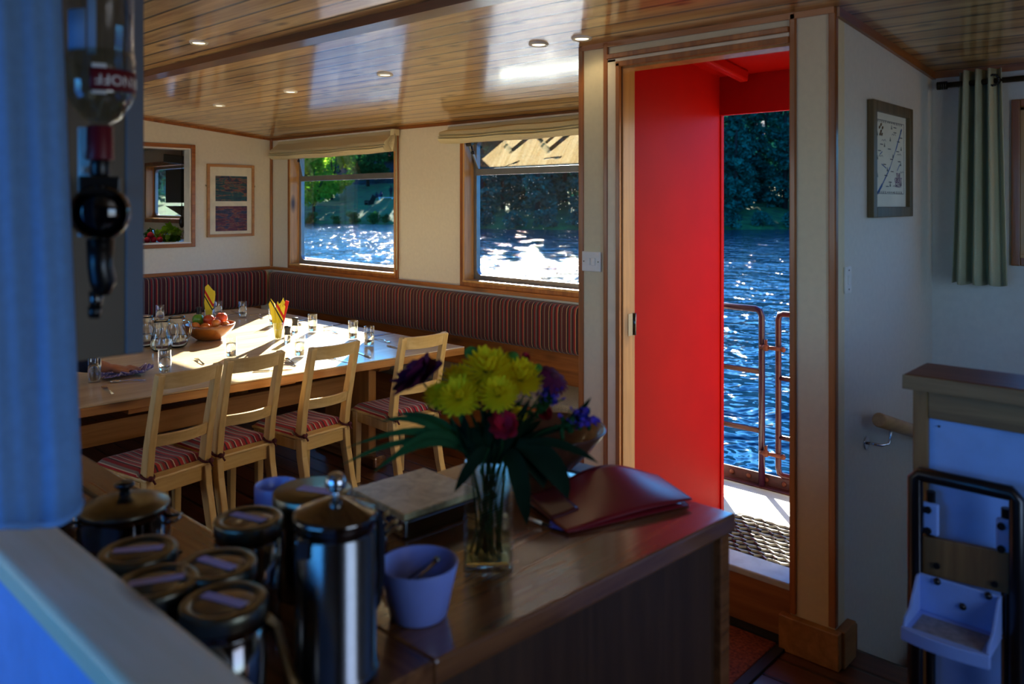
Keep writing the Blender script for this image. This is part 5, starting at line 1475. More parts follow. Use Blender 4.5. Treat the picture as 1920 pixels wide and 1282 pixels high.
px_ = at_d(268, 400, 1.66); zb = at_d(265, 661, 1.66).z
dc = thing('drinks_cabinet', 'grey drinks cabinet end hanging above the bar with the optic fixed to it', 'cabinet', (px_.x - .02, .4, zb)); put = at(dc)
mb = MB(); mb.box((px_.x - .04, .05, zb), (px_.x, px_.y - .001, 2.50)); put(mb.build('end_panel', M['cabgrey'], None, .002))
mb = MB(); mb.box((px_.x, px_.y - .036, zb + .002), (px_.x + .006, px_.y, 2.50)); put(mb.build('edge_strip', M['cabgrey2'], None, .002))
# optic measure with its upturned bottle
od = 1.36
def op(px, py): return at_d(px, py, od)
oc = op(188, 398); ox, oy = oc.x, oc.y
def oz(py): return op(188, py).z
k = od / F
ot = thing('optic_measure', 'round chrome and black spirit optic under the upturned bottle', 'optic', (ox, oy, oz(595)), YAW + .42); zb0 = oz(595)
def lz(py): return oz(py) - zb0
mb = MB(); Mr = Matrix.Rotation(PI/2, 3, 'X'); R_ = 51 * k
mb.lathe([(R_ * .55, -.03), (R_, -.028), (R_ * 1.03, 0), (R_, .026), (R_ * .9, .03)], (0, 0, lz(398)), 40, Mr); mb.build('measure_ring', M['steeld'], ot)
mb = MB(); mb.ball((0, 0, lz(398)), R_ * .93, 20, (1, .62, 1)); mb.build('glass_chamber', M['blackgloss'] if 'blackgloss' in M else plain('black_gloss', '06080d', .04, 0, .05, 5, 0, Coat_Weight=1.0), ot)
mb = MB(); mb.bbox((0, 0, lz(348)), (70 * k, .04, 34 * k)); mb.tube([(0, 0, lz(330)), (0, 0, lz(300))], 17 * k, 20); mb.build('collar', M['black'], ot, .003)
mb = MB(); mb.tube([(0, 0, lz(448)), (0, 0, lz(500)), (.004, 0, lz(528)), (.002, 0, lz(552))], [24 * k, 22 * k, 23 * k, 14 * k], 18); mb.build('lever_block', M['black'], ot)
mb = MB(); mb.tube([(-.006, 0, lz(546)), (-.008, 0, lz(578))], [13 * k, 9 * k], 16); mb.build('spout', M['steel'], ot)
mb = MB(); mb.tube([(-.008, 0, lz(574)), (-.009, 0, lz(595))], [12 * k, 10 * k], 14); mb.build('spout_tip', M['black'], ot)
mb = MB(); mb.bbox((-30 * k, .045, lz(340)), (22 * k, .006, 210 * k)); mb.tube([(-30 * k, .02, lz(290)), (-30 * k, .045, lz(290))], .006, 10); mb.tube([(-30 * k, .02, lz(318)), (-30 * k, .045, lz(318))], .006, 10); mb.build('back_plate', M['white'], ot, .002)
mb = MB(); mb.tube([(0, .02, lz(350)), (0, .26, lz(350))], .010, 12); mb.build('wall_bracket', M['black'], ot)
zb1 = oz(300)
bt = thing('spirit_bottle', 'upturned clear spirit bottle with red and white lettered band in the optic', 'bottle', (ox, oy, zb1 + .0005), YAW + .42)
def bz(py): return oz(py) - zb1
rb = 60 * k
mb = MB(); mb.lathe([(0, bz(236)), (15 * k, bz(236)), (17 * k, bz(232)), (34 * k, bz(224)), (rb * .93, bz(190)), (rb, bz(178)), (rb, bz(112)), (rb * .94, bz(108)), (rb * .94, bz(-30)), (rb, bz(-40)), (rb, bz(-150)), (rb * .9, bz(-175)), (0, bz(-170))], n=48)
M['bottle'] = pane('clear_bottle_glass', (.80, .84, .84), .08)
mb.build('bottle_body', M['bottle'], bt)
mb = MB(); mb.lathe([(0, bz(228)), (32 * k, bz(223)), (rb * .9, bz(189)), (rb * .96, bz(176)), (rb * .96, bz(100)), (0, bz(100))], n=48); M['spirit'] = pane('clear_spirit', (.82, .83, .76), .03); mb.build('spirit', M['spirit'], bt)
mb = MB(); mb.lathe([(0, 0), (24 * k, 0), (24 * k, bz(296)), (23 * k, bz(292)), (23 * k, bz(240)), (20 * k, bz(237)), (0, bz(236))], n=32); mb.build('neck_collar', plain('maroon_collar', '6a1424', .35), bt)
def band(mb, ra, z0, z1, a0, a1, n=24):
    vs = []; fs = []
    for i in range(n + 1):
        a = a0 + (a1 - a0) * i / n
        vs += [(math.cos(a) * ra, math.sin(a) * ra, z0), (math.cos(a) * ra, math.sin(a) * ra, z1)]
    for i in range(n): fs.append((2*i, 2*i+2, 2*i+3, 2*i+1))
    mb.add(vs, fs, True)
mb = MB(); band(mb, rb + .0006, bz(176), bz(136), -PI * .46 - .36, -PI * .46 + 1.9); mb.build('label_band', plain('dark_red_label', '6c0f1c', .5), bt, 0, solid=.0004)
for a_, b_ in ((136, 128), (184, 177)):
    mb = MB(); band(mb, rb + .0006, bz(a_), bz(b_), -PI * .46 - .30, -PI * .46 + .1); mb.build('band_highlight', M['white'], bt, 0, solid=.0004)  # short white strips stand for the highlight at the band's left
def text_mesh(s_, size):
    cu = bpy.data.curves.new('lettering', 'FONT'); cu.body = s_; cu.size = size; cu.align_x = 'CENTER'; cu.align_y = 'CENTER'; cu.extrude = .0003; cu.resolution_u = 3
    o = bpy.data.objects.new('lettering', cu); COL.objects.link(o)
    dg = bpy.context.evaluated_depsgraph_get(); me = bpy.data.meshes.new_from_object(o.evaluated_get(dg)); bpy.data.objects.remove(o)
    return me
me = text_mesh('SMIRNOFF', .025)
for v_ in me.vertices:                      # upside down, wrapped round the glass
    x, y, z = -v_.co.x, -v_.co.y, v_.co.z
    a = -PI * .46 + .84 + x / rb; ra = rb + .0012 + z
    v_.co = (math.cos(a) * ra, math.sin(a) * ra, bz(156) + y)
me.materials.append(M['white']); o = bpy.data.objects.new('lettering', me); COL.objects.link(o); o.parent = bt
mb = MB(); band(mb, rb * .945, bz(104), bz(30), -PI * .85, -PI * .62); band(mb, rb * .945, bz(112), bz(-10), -PI * .60, -PI * .52); mb.build('back_label', plain('pale_blue_label', '8fb3d8', .6), bt, 0, solid=.0004)
# ---------------------------------------------------------------- beyond the doorway: side wall, curtain, half wall
g = G('tan_map_paper'); M['mappaper'] = plain('map_paper', 'eeecd6', .8, 0, .05, 8)
my0, my1, mz0, mz1 = 3.275, 3.772, 1.643, 2.113
mp = thing('framed_map', 'framed illustrated map of a long glen on the side wall right of the doorway', 'picture', (XW + .001, (my0+my1)/2, (mz0+mz1)/2)); put = at(mp)
M['mapframe'] = wood('grey_brown_frame', '7a6238', '4e3d20', 2, .5, 1.2, 0)
mb = MB(); w = .042; X0, X1 = XW + .001, XW + .028
for lo, hi in (((X0, my0, mz0), (X1, my0+w, mz1)), ((X0, my1-w, mz0), (X1, my1, mz1)), ((X0, my0+w, mz0), (X1, my1-w, mz0+w)), ((X0, my0+w, mz1-w), (X1, my1-w, mz1))): mb.box(lo, hi)
put(mb.build('frame', M['mapframe'], None, .003))
mb = MB(); mb.box((XW+.002, my0+w, mz0+w), (XW+.010, my1-w, mz1-w)); put(mb.build('map_sheet', M['mappaper']))
# map drawing: local u to the right (along +y), v up
u0, u1, v0, v1 = my0 + w + .03, my1 - w - .03, mz0 + w + .055, mz1 - w - .03
xp = XW + .0104
def uv(u, v): return (xp, u0 + (u1 - u0) * u, v0 + (v1 - v0) * v)
def ln(mb, pts, wd):
    for a, b in zip(pts, pts[1:]): mb.bar(uv(*a), uv(*b), .0004, wd, (0, 0, 1) if abs(a[0]-b[0]) > abs(a[1]-b[1]) else (0, 1, 0))
ink = plain('map_ink', '3a3a36', .8); blu = plain('map_blue', '2f5a96', .8); grnk = plain('map_green', '24402c', .8); prp = plain('map_purple', '6a2a6c', .8); brn = plain('map_brown', '6a4a20', .8)
mb = MB(); rr = random.Random(9)
ln(mb, [(0, 0), (1, 0)], .002); ln(mb, [(0, 1), (1, 1)], .002); mb.bar(uv(0, 0), uv(0, 1), .0004, .002, (0, 1, 0)); mb.bar(uv(1, 0), uv(1, 1), .0004, .002, (0, 1, 0))
for vv in (.985, .02):
    for i in range(14):
        if 4 < i < 9: ln(mb, [(.08 + i * .064, vv), (.115 + i * .064, vv)], .004)
        else: mb.bar(uv(.08 + i * .064, vv - .016), uv(.08 + i * .064, vv + .014), .0004, .006, (0, 1, 0))
for u_, v_ in ((.62, .86), (.25, .40), (.42, .62), (.75, .74), (.3, .25), (.45, .16), (.35, .1), (.15, .67), (.78, .46), (.5, .48), (.52, .31), (.62, .93), (.84, .80), (.08, .58), (.72, .6)):
    ln(mb, [(u_, v_), (u_ + .10, v_)], .0035)
for u_, v_ in ((.1, .5), (.7, .2), (.75, .55), (.55, .82), (.2, .72), (.85, .3), (.6, .1)):
    ln(mb, [(u_, v_), (u_ + .04, v_ + .02), (u_ + .07, v_), (u_ + .11, v_ + .025), (u_ + .15, v_)], .0014)
put(mb.build('map_ink', ink))
mb = MB(); ln(mb, [(.92, .93), (.80, .76), (.70, .62)], .008); ln(mb, [(.70, .62), (.60, .50), (.50, .37)], .004); ln(mb, [(.5, .37), (.38, .26), (.22, .12)], .007); ln(mb, [(.22, .12), (.06, .0)], .013); ln(mb, [(.75, .33), (.85, .42)], .004); ln(mb, [(.2, .4), (.36, .35)], .004); ln(mb, [(.14, .53), (.22, .57)], .004)
put(mb.build('map_loch', blu))
mb = MB()
for u_, v_ in ((.06, .78), (.3, .64), (.06, .46), (.55, .9), (.88, .86), (.5, .73), (.9, .62), (.6, .5), (.88, .4), (.06, .22), (.5, .1), (.9, .12), (.4, .31)):
    mb.prism([(u0 + (u1-u0) * (u_ - .02), v0 + (v1-v0) * v_), (u0 + (u1-u0) * (u_ + .02), v0 + (v1-v0) * v_), (u0 + (u1-u0) * u_, v0 + (v1-v0) * (v_ + .06))], xp - .0002, xp + .0002, 'x')
put(mb.build('map_trees', grnk))
mb = MB()
for du, dv in ((0, 0), (-.05, .05), (.05, .05), (0, .09), (-.03, -.04), (.03, -.04)): mb.tube([uv(.16 + du, .83 + dv), uv(.18 + du, .86 + dv)], .004, 6)
put(mb.build('map_crest', brn))
def wall_text(s_, size, u, v, m):
    me = text_mesh(s_, size)
    for v_ in me.vertices:
        y, z, x = v_.co.x, v_.co.y, v_.co.z
        p = uv(u, v); v_.co = (p[0] + .0003 + x, p[1] + y, p[2] + z)
    me.materials.append(m); o = bpy.data.objects.new('lettering', me); COL.objects.link(o); put(o)
for s_, v_ in (('THE', .255), ('GREAT', .19), ('GLEN', .125)): wall_text(s_, .030, .79, v_, prp)
# small switch
s2 = thing('light_switch', 'narrow white rocker switch on the side wall below the framed map', 'switch', (XW, 3.06, 1.41)); put = at(s2)
mb = MB(); mb.box((XW+.0005, 3.03, 1.362), (XW+.010, 3.088, 1.462)); put(mb.build('plate', M['white'], None, .003))
mb = MB(); mb.box((XW+.010, 3.05, 1.395), (XW+.016, 3.068, 1.43)); put(mb.build('rocker', M['white'], None, .002))
mb = MB(); mb.tube([(XW+.009, 3.059, 1.448), (XW+.0115, 3.059, 1.448)], .003, 8); mb.tube([(XW+.009, 3.059, 1.376), (XW+.0115, 3.059, 1.376)], .003, 8); put(mb.build('screw', M['black']))
# stair handrail
hr = thing('stair_handrail', 'round wooden handrail on a chrome bracket descending along the side wall', 'handrail', (XW, 3.3, .84)); put = at(hr)
xo = XW + .075
e0 = on_x(1648, 787, xo); e1 = on_x(1705, 805, xo); dr = (e1 - e0).normalized()
mb = MB(); mb.tube([e0, e0 + dr * .006, e0 + dr * 1.0], [.024, .028, .028], 20); put(mb.build('rail', wood('handrail_beech', 'd3a05a', 'a8743a', 1, .35, 1.0, 0, coat=.3)))
bp = on_x(1623, 830, XW); bt_ = Vector((xo, bp.y + .06, 0)); tt_ = (bt_.y - e0.y) / dr.y; bt_ = e0 + dr * tt_
for off in (0, .7):
    o_ = dr * off
    mb = MB(); mb.tube([Vector((XW + .001, bp.y, bp.z)) + o_, Vector((XW + .006, bp.y, bp.z)) + o_], .026, 20)
    mb.tube([Vector((XW + .006, bp.y, bp.z)) + o_, Vector((XW + .05, bp.y + .03, bp.z - .006)) + o_, Vector((xo - .004, bp.y + .05, bp.z)) + o_, Vector((xo, bt_.y, bt_.z - .05)) + o_, Vector((xo, bt_.y, bt_.z - .022)) + o_], .006, 10)
    put(mb.build('bracket', M['chrome']))
# curtain on its rod
rz_, ry_ = 2.245, 4.06
rd = thing('curtain_rod', 'dark metal curtain rod above the right hand window', 'curtain rod', (-.4, ry_, rz_)); put = at(rd)
mb = MB(); mb.tube([(-1.045, ry_, rz_), (1.0, ry_, rz_)], .013, 14); put(mb.build('rod', plain('dark_bronze', '4a4032', .35, .8)))
mb = MB()
for i in range(5): mb.tube([(-1.075 + i * .009, ry_, rz_), (-1.070 + i * .009, ry_, rz_)], .019, 14)
put(mb.build('finial', plain('dark_bronze_ribbed', '3a3228', .35, .8)))
mb = MB(); mb.tube([(-1.0, ry_, rz_), (-1.0, YB - .001, rz_)], .008, 8); mb.tube([(.9, ry_, rz_), (.9, YB - .001, rz_)], .008, 8); put(mb.build('rod_bracket', M['black']))
ca, cb = on_y(1800, 300, ry_).x, on_y(1876, 300, ry_).x
cu = thing('curtain', 'olive green eyelet curtain gathered beside the right hand window', 'curtain', ((ca+cb)/2, ry_, 1.33)); put = at(cu)
zt_, zb_ = 2.30, 1.333
def cfold(u, v):
    spread = 1.0 + .32 * (1 - v) ; x = (ca + cb) / 2 - .005 * (1 - v) + (cb - ca) * (u - .5) * spread * 1.06
    f_ = .036 * math.sin(u * PI * 2 * 3.5 + .6) * (1 - .0 * v) + .008 * math.sin(u * 23)
    if u > .68: f_ = f_ * (1 - (u - .68) / .32 * .6)
    return Vector((x, ry_ + f_, zb_ + (zt_ - zb_) * v + .004 * math.sin(u * 20) * (1 - v)))
mb = MB(); mb.grid(cfold, 90, 12, True); put(mb.build('curtain_panel', M['curtain'], None, 0, solid=.004))
ex = on_y(1862, 158, ry_ - .03).x
mb = MB()
for k_ in range(14):
    a = 2 * PI * k_ / 14; b = 2 * PI * (k_ + 1) / 14
    mb.tube([(ex + .022 * math.cos(a), ry_ - .030, rz_ + .024 * math.sin(a)), (ex + .022 * math.cos(b), ry_ - .030, rz_ + .024 * math.sin(b))], .005, 6)
put(mb.build('eyelet', M['black']))
# half wall round the stairwell with oak cap
CZp = 1.232
f0 = on_z(1693, 700, CZp); f1 = on_z(1745, 680, CZp); HY0 = f0.y; HX = f0.x; HW = f1.y - f0.y
hw = thing('half_wall', 'half height panelled wall with an oak cap at the right beside the stairs', 'half wall', (HX + .5, HY0 + HW / 2, 0)); put = at(hw)
mb = MB(); mb.box((HX, HY0, CZp - .042), (1.6, HY0 + HW, CZp)); put(mb.build('oak_cap', M['oakcap'], None, .006))
mb = MB(); mb.box((HX - .001, HY0 - .003, CZp - .041), (1.6, HY0 - .0005, CZp - .002)); put(mb.build('cap_nosing', M['oak'], None, .001))
py_ = HY0 + .024
mb = MB(); mb.box((HX + .018, py_, 0), (HX + .055, HY0 + HW - .024, CZp - .0425)); put(mb.build('oak_post', M['oakz'], None, .003))
mb = MB(); mb.box((HX + .0555, py_ + .003, CZp - .118), (1.6, py_ + .05, CZp - .0425)); put(mb.build('top_rail', M['oak'], None, .003))
mb = MB(); mb.box((HX + .0555, py_ + .016, 0), (1.6, HY0 + HW - .03, CZp - .118)); put(mb.build('white_panel', M['bluelitpaint']))
mb = MB(); pz = on_y(1761, 799, py_ + .015); mb.tube([(pz.x, py_ + .0165, pz.z), (pz.x, py_ + .012, pz.z)], .003, 8); put(mb.build('screw', M['black']))
# black tube framed folding step standing against it
fy = py_ - .062
T = lambda px, py, y=fy: on_y(px, py, y)
fs_ = thing('folding_step', 'black tube framed folding step with a pale plastic tread leaning on the half wall', 'step', (T(1800, 1000).x, fy, 0)); put = at(fs_)
xl, xr = T(1716, 900).x, T(1908, 940).x
zt1 = T(1716, 886).z
mb = MB()
mb.tube([(xl, fy, .012), (xl, fy, zt1 - .012), (xl + .012, fy, zt1), (xr - .012, fy, zt1), (xr, fy, zt1 - .012), (xr, fy, .012)], .019, 14); put(mb.build('tube_frame', M['blackm']))
mb = MB(); mb.tube([(xl + .03, fy + .03, .012), (xl + .03, fy + .03, zt1 - .05)], .012, 12); mb.tube([(xr - .03, fy + .03, .012), (xr - .03, fy + .03, zt1 - .05)], .012, 12); put(mb.build('rear_leg', M['blackm']))
mb = MB()
for x_ in (xl, xr): mb.tube([(x_, fy, 0), (x_, fy, .03)], .018, 12)
put(mb.build('rubber_foot', M['rubber']))
M['plastic'] = plain('blue_light_tinted_plastic', '8aaae2', .5, 0, .04, 20)  # blue light on the plastic put into its colour
def bracket(pxa, pya, pxb, pyb):
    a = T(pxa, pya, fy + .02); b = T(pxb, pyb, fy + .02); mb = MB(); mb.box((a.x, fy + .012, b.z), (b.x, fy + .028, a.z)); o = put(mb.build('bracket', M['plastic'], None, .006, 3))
    cx_ = (a.x + b.x) / 2 - .004
    for z_ in (a.z - .018, b.z + .012):
        mb = MB(); mb.tube([(cx_, fy + .0119, z_), (cx_, fy + .004, z_)], .009, 12); put(mb.build('bolt', M['black']))
bracket(1729, 938, 1761, 1006); bracket(1868, 968, 1897, 1040)
a = T(1730, 1004, fy + .02); b = T(1893, 1112, fy + .02)
mb = MB(); mb.prism([(a.x, T(1730, 1003, fy + .02).z), (b.x, T(1893, 1043, fy + .02).z + .012), (b.x, T(1893, 1112, fy + .02).z), (a.x, T(1730, 1072, fy + .02).z)], fy + .010, fy + .026, 'y'); put(mb.build('plywood_rail', M['oakz'], None, .002))
for px, py in ((1757, 1060), (1865, 1094)):
    p = T(px, py, fy + .01); mb = MB(); mb.tube([(p.x, fy + .0095, p.z), (p.x, fy + .004, p.z)], .008, 12); put(mb.build('bolt', M['black']))
# plastic tread: back plate, floor, sides, lip
M['plastic'] = plain('blue_light_tinted_plastic', '8aaae2', .5, 0, .04, 20)
tl, tr = T(1722, 1080, fy - .0).x, T(1880, 1110, fy - .0).x
tzb, tzf = T(1725, 1070, fy).z, T(1725, 1146, fy).z
fl = T(1687, 1160, fy - .11); 
mb = MB(); yb, yf = fy - .004, fy - .135
zfl = tzf + .010
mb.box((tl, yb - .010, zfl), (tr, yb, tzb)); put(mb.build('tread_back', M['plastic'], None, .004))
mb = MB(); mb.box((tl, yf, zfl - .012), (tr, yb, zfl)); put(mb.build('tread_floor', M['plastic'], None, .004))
for x_ in (tl, tr - .008):
    mb = MB(); mb.prism([(yb, zfl), (yf, zfl), (yf + .012, zfl + .022), (yf + .05, zfl + .034), (yb - .02, tzb - .004), (yb, tzb)], x_, x_ + .008, 'x')
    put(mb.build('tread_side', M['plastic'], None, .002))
mb = MB(); n = 12; vs = []; fs2 = []
for i in range(n + 1):
    u = i / n; x_ = tl - .002 + (tr - tl + .004) * u; y_ = yf - .014 * math.sin(PI * u)
    for y2, z2 in ((y_ - .008, zfl - .030), (y_ + .006, zfl - .030), (y_ + .006, zfl + .004), (y_ - .008, zfl + .004)): vs.append((x_, y2, z2))
for i in range(n):
    for j in range(4): fs2.append((i*4+j, i*4+(j+1) % 4, i*4+4+(j+1) % 4, i*4+4+j))
fs2 += [(0, 1, 2, 3), (n*4+3, n*4+2, n*4+1, n*4)]
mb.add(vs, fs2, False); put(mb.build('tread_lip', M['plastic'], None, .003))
mb = MB(); mb.box((tl + .02, yf + .012, zfl), (tr - .02, yb - .03, zfl + .0012)); put(mb.build('grip_pad', plain('grey_grip_pad', '7f8288', .9, 0, .25, 60)))
for px, py in ((1757, 1090), (1853, 1117), (1805, 1137)):
    p = T(px, py, yb - .011); mb = MB(); mb.ball((p.x, yb - .011, p.z), .009, 10); put(mb.build('knob', M['blackm']))
# ---------------------------------------------------------------- galley seen through the hatch
GX0, GX1, GY0 = -11.0, XE - .09, 1.0
W9 = (-10.35, -9.2, 1.5, 2.18)
mb = MB(); wall_with_holes(mb, 'y', YW, .12, GX0, XE - .1, lambda x: zc(x, YW) + .03, [W9]); struct('wall_galley_side', mb, M['wallgrey'])
mb = MB(); wall_with_holes(mb, 'x', GX0 - .1, .1, GY0, YW + .12, lambda y: zc(GX0, y) + .03, []); struct('wall_galley_end', mb, M['wallgrey'])
mb = MB(); wall_with_holes(mb, 'y', GY0 - .1, .1, GX0 - .1, XE - .1, lambda x: zc(x, GY0) + .03, []); struct('wall_galley_port', mb, M['wallgrey'])
mb = MB(); mb.box((GX0, GY0, -.06), (XE - .09, YW, 0)); struct('floor_galley', mb, M['floor'])
window('window_9', W9, 4.375, 2.1, M['pane'], M['pane'], 0, True, YW)
wt = thing('galley_worktop', 'grey worktop of the galley behind the serving hatch', 'worktop', (-8.2, 2.9, 0)); put = at(wt)
mb = MB(); mb.box((-9.3, 2.0, 1.26), (XE - .15, 4.26, 1.30)); put(mb.build('top', M['steel'], None, .004))
mb = MB(); mb.box((-9.25, 2.02, 0), (XE - .2, 4.25, 1.259)); put(mb.build('cabinet', M['white']))
gd = 9.0
def gz(px, py, z=1.3005): return on_z(px, py, z)
sb = thing('salad_bowl', 'clear bowl of salad leaves on the galley worktop seen through the hatch', 'bowl', on_x(316, 441, -8.25)); sb.location.z = 1.3005
s_ = .155
mb = MB(); mb.lathe([(0, 0), (.6 * s_, 0), (.9 * s_, .05), (s_, .12), (.98 * s_, .12), (.87 * s_, .052), (.58 * s_, .006), (0, .006)], n=32); mb.build('bowl', M['thin'], sb)
q = sb.location
def leafheap(name, label, loc, r, n, m, h):
    mb = MB(); rr = random.Random(n)
    for i in range(n):
        a = rr.uniform(0, 6.28); d = rr.uniform(0, r); c = Vector((math.cos(a) * d, math.sin(a) * d, rr.uniform(.012, h) * (1 - .4 * d / r)))
        ax = Vector((rr.uniform(-1, 1), rr.uniform(-1, 1), rr.uniform(-.3, 1))).normalized(); o_ = ax.orthogonal().normalized(); s2 = rr.uniform(.02, .045)
        mb.add([c - ax * s2, c + o_ * s2 * .7, c + ax * s2, c - o_ * s2 * .7], [(0, 1, 2, 3)], False)
    o = mb.build(name, m); o.location = loc; return o
tag(leafheap('salad_leaves', '', q + Vector((0, 0, .008)), .12, 260, M['leaf_bright'], .17), 'yellow green salad leaves heaped in the clear bowl', 'salad', kind='stuff')
tag(leafheap('herb_leaves', '', on_x(283, 432, -8.45), .06, 90, M['leaf_mid'], .10), 'dark green leaves beside the radishes on the galley worktop', 'leaves', kind='stuff')
bpy.data.objects['herb_leaves'].location.z = 1.325
rr = random.Random(2)
for i, (px, py, lab) in enumerate([(276, 437, 'leftmost red radish behind the serving hatch'), (288, 441, 'red radish second from the left behind the hatch'), (300, 438, 'large red radish next to the clear salad bowl'), (264, 436, 'red radish at the edge of the grey cabinet line'), (282, 430, 'red radish on top of the bunch behind the hatch')]):
    p = on_x(px, py, -8.15); mb = MB(); r = .030
    mb.ball((0, 0, r), r, 10, (1, 1, 1.0)); mb.tube([(0, 0, 2 * r), (.008, 0, 2 * r + .03)], .003, 6)
    o = mb.build('radish', plain('radish_skin', 'c01c3c', .3)); o.location = (p.x, p.y, 1.3005 + (.05 if i == 4 else 0)); tag(o, lab, 'radish', 'radishes on the galley worktop')
# dark hood and stand silhouetted against the galley window
p0 = on_x(343, 320, -8.75); p1 = on_x(343, 385, -8.75)
dk = thing('drink_machine', 'dark boxy machine silhouetted against the galley window', 'machine', (-8.75, p0.y, 1.3005)); put = at(dk)
hw_ = .20
za, zb_, zc_ = on_x(343, 318, -8.75).z, on_x(343, 380, -8.75).z, on_x(343, 386, -8.75).z
mb = MB(); mb.box((-8.95, p0.y - .11, zb_), (-8.55, p0.y + .30, za)); put(mb.build('hood', M['black'], None, .01))
mb = MB(); mb.prism([(p0.y - .13, zc_), (p0.y + .3, zc_), (p0.y + .3, 1.301), (p0.y + .12, 1.301), (p0.y + .06, zc_ - .12)], -8.9, -8.6, 'x'); put(mb.build('stand', M['black']))
mb = MB(); mb.box((-8.8, p0.y + .1, zc_), (-8.7, p0.y + .3, zb_)); put(mb.build('neck', M['blackm']))
ho = thing('wall_lamp', 'small dark angled lamp above the galley window', 'lamp', on_y(337, 302, YW - .02)); put = at(ho)
l0 = ho.location.copy(); mb = MB(); mb.bar(l0 + Vector((-.35, -.02, .05)), l0 + Vector((.45, -.05, -.02)), .05, .10); put(mb.build('shade', M['black'], None, .01))
dl = thing('dark_ladle', 'dark ladle hanging at the right of the hatch opening', 'ladle', on_x(341, 405, -7.85)); put = at(dl); l0 = dl.location.copy()
mb = MB(); mb.tube([l0 + Vector((0, 0, .12)), l0], .006, 8); put(mb.build('handle', M['black'])); mb = MB(); mb.ball(l0 + Vector((0, 0, -.06)), .035, 10, (.7, .8, 1.7)); put(mb.build('bowl', M['black'])); mb = MB(); mb.tube([l0 + Vector((0, 0, .12)), Vector((-7.85, l0.y, l0.z + .7))], .003, 6); put(mb.build('hook_cord', M['black']))

# ---------------------------------------------------------------- the person wiping the table
M['skin'] = plain('skin', 'b57a5c', .5, 0, .08, 30, .1, Subsurface_Weight=.1, Subsurface_Radius=(.02, .008, .004))
M['sleeve'] = plain('navy_knit', '131a2e', .9, 0, .1, 80)
M['trouser'] = plain('dark_trousers', '1a1c22', .9, 0, .1, 60)
M['hair'] = plain('dark_brown_hair', '2a1a12', .7, 0, .3, 60)
W0 = on_z(203, 690, TZ + .05); H0 = on_z(248, 692, TZ + .03)           # wrist and knuckles
pe = thing('person', 'person in a dark top bending over the table, wiping it with a cloth', 'person', (-4.95, .55, 0)); put = at(pe)
wr = Vector((W0.x, W0.y, TZ + .052)); fd = (H0 - W0); fd.z = 0; fd.normalize(); sdv = Vector((fd.y, -fd.x, 0))     # sdv: to the camera side
sho = Vector((-4.90, 1.02, 1.17)); elb = Vector((-4.86, 1.36, .90)); 
elb = wr - fd * .235 + Vector((0, 0, .075)) - sdv * .02
sho = elb + Vector((-.05, -.27, .24))
neck = sho + Vector((-.19, -.06, .06)); hipc = Vector((neck.x - .02, neck.y - .52, .93)); hd = neck + Vector((.02, .13, .13))
mb = MB()
mb.tube([hipc + Vector((0, 0, -.06)), hipc + Vector((0, .06, .08)), hipc.lerp(neck, .45) + Vector((0, -.03, .05)), hipc.lerp(neck, .85) + Vector((0, -.02, .02)), neck], [.15, .15, .155, .165, .07], 18, flat=.75)
mb.tube([neck - Vector((0, .05, .02)), neck, hd - Vector((0, .04, .06))], [.075, .062, .055], 14)
mb.ball(hd + Vector((0, .02, 0)), .098, 14, (.80, 1.0, 1.18), Matrix.Rotation(-.9, 3, 'X'))
mb.ball(hd + Vector((0, .095, -.075)), .018, 8, (.8, 1, 1.3)); mb.ball(hd + Vector((0, .06, -.115)), .05, 8, (.9, .8, .6))
for s_ in (-1, 1): mb.ball(hd + Vector((s_ * .080, .0, -.02)), .026, 8, (.4, .8, 1.2)); mb.ball(hd + Vector((s_ * .033, .098, -.028)), .013, 6)
osh = neck + Vector((-.19, -.06, -.07)); oel = osh + Vector((-.05, .12, -.27)); ow = Vector((oel.x + .05, .86, TZ + .05))
mb.tube([neck + Vector((.02, 0, -.03)), sho, sho.lerp(elb, .5) + Vector((0, -.01, .0)), elb, elb.lerp(wr, .35), elb.lerp(wr, .8), wr], [.07, .062, .052, .043, .044, .033, .028], 14)
mb.tube([neck + Vector((-.02, 0, -.03)), osh, osh.lerp(oel, .5), oel, oel.lerp(ow, .4), ow], [.07, .062, .052, .043, .042, .028], 14)
mb.tube([ow, ow + Vector((.0, .05, -.02)), ow + Vector((0, .09, -.03))], [.028, .036, .030], 10, flat=.6)
for k_ in range(4): f_ = ow + Vector((-.027 + .018 * k_, .085, -.03)); mb.tube([f_, f_ + Vector((0, .04, -.004)), f_ + Vector((0, .07 - .008 * abs(k_ - 1.5), -.014))], [.0095, .0088, .007], 8)
mb.tube([ow + Vector((.028, .02, -.015)), ow + Vector((.055, .05, -.026)), ow + Vector((.06, .075, -.034))], [.011, .010, .008], 8)
# wiping hand: palm, four bent fingers, thumb
pal = wr + fd * .05 + Vector((0, 0, -.010))
mb.tube([wr - fd * .005, wr + fd * .035 + Vector((0, 0, -.004)), wr + fd * .075 + Vector((0, 0, -.016)), wr + fd * .095 + Vector((0, 0, -.020))], [.028, .039, .041, .036], 14, flat=[.8, .48, .42, .38])
for k_ in range(4):
    o_ = sdv * (-.031 + .0205 * k_); L = [.066, .078, .074, .056][k_] if k_ < 4 else .06
    a = wr + fd * .088 + o_ + Vector((0, 0, -.017)); sp = sdv * (-.007 + .005 * k_)
    mb.tube([a, a + fd * L * .42 + sp + Vector((0, 0, .006)), a + fd * L * .75 + sp * 1.6 + Vector((0, 0, -.004)), a + fd * L + sp * 1.8 + Vector((0, 0, -.016))], [.0100, .0094, .0086, .0068], 10)
a = wr + fd * .025 + sdv * .026 + Vector((0, 0, -.012))
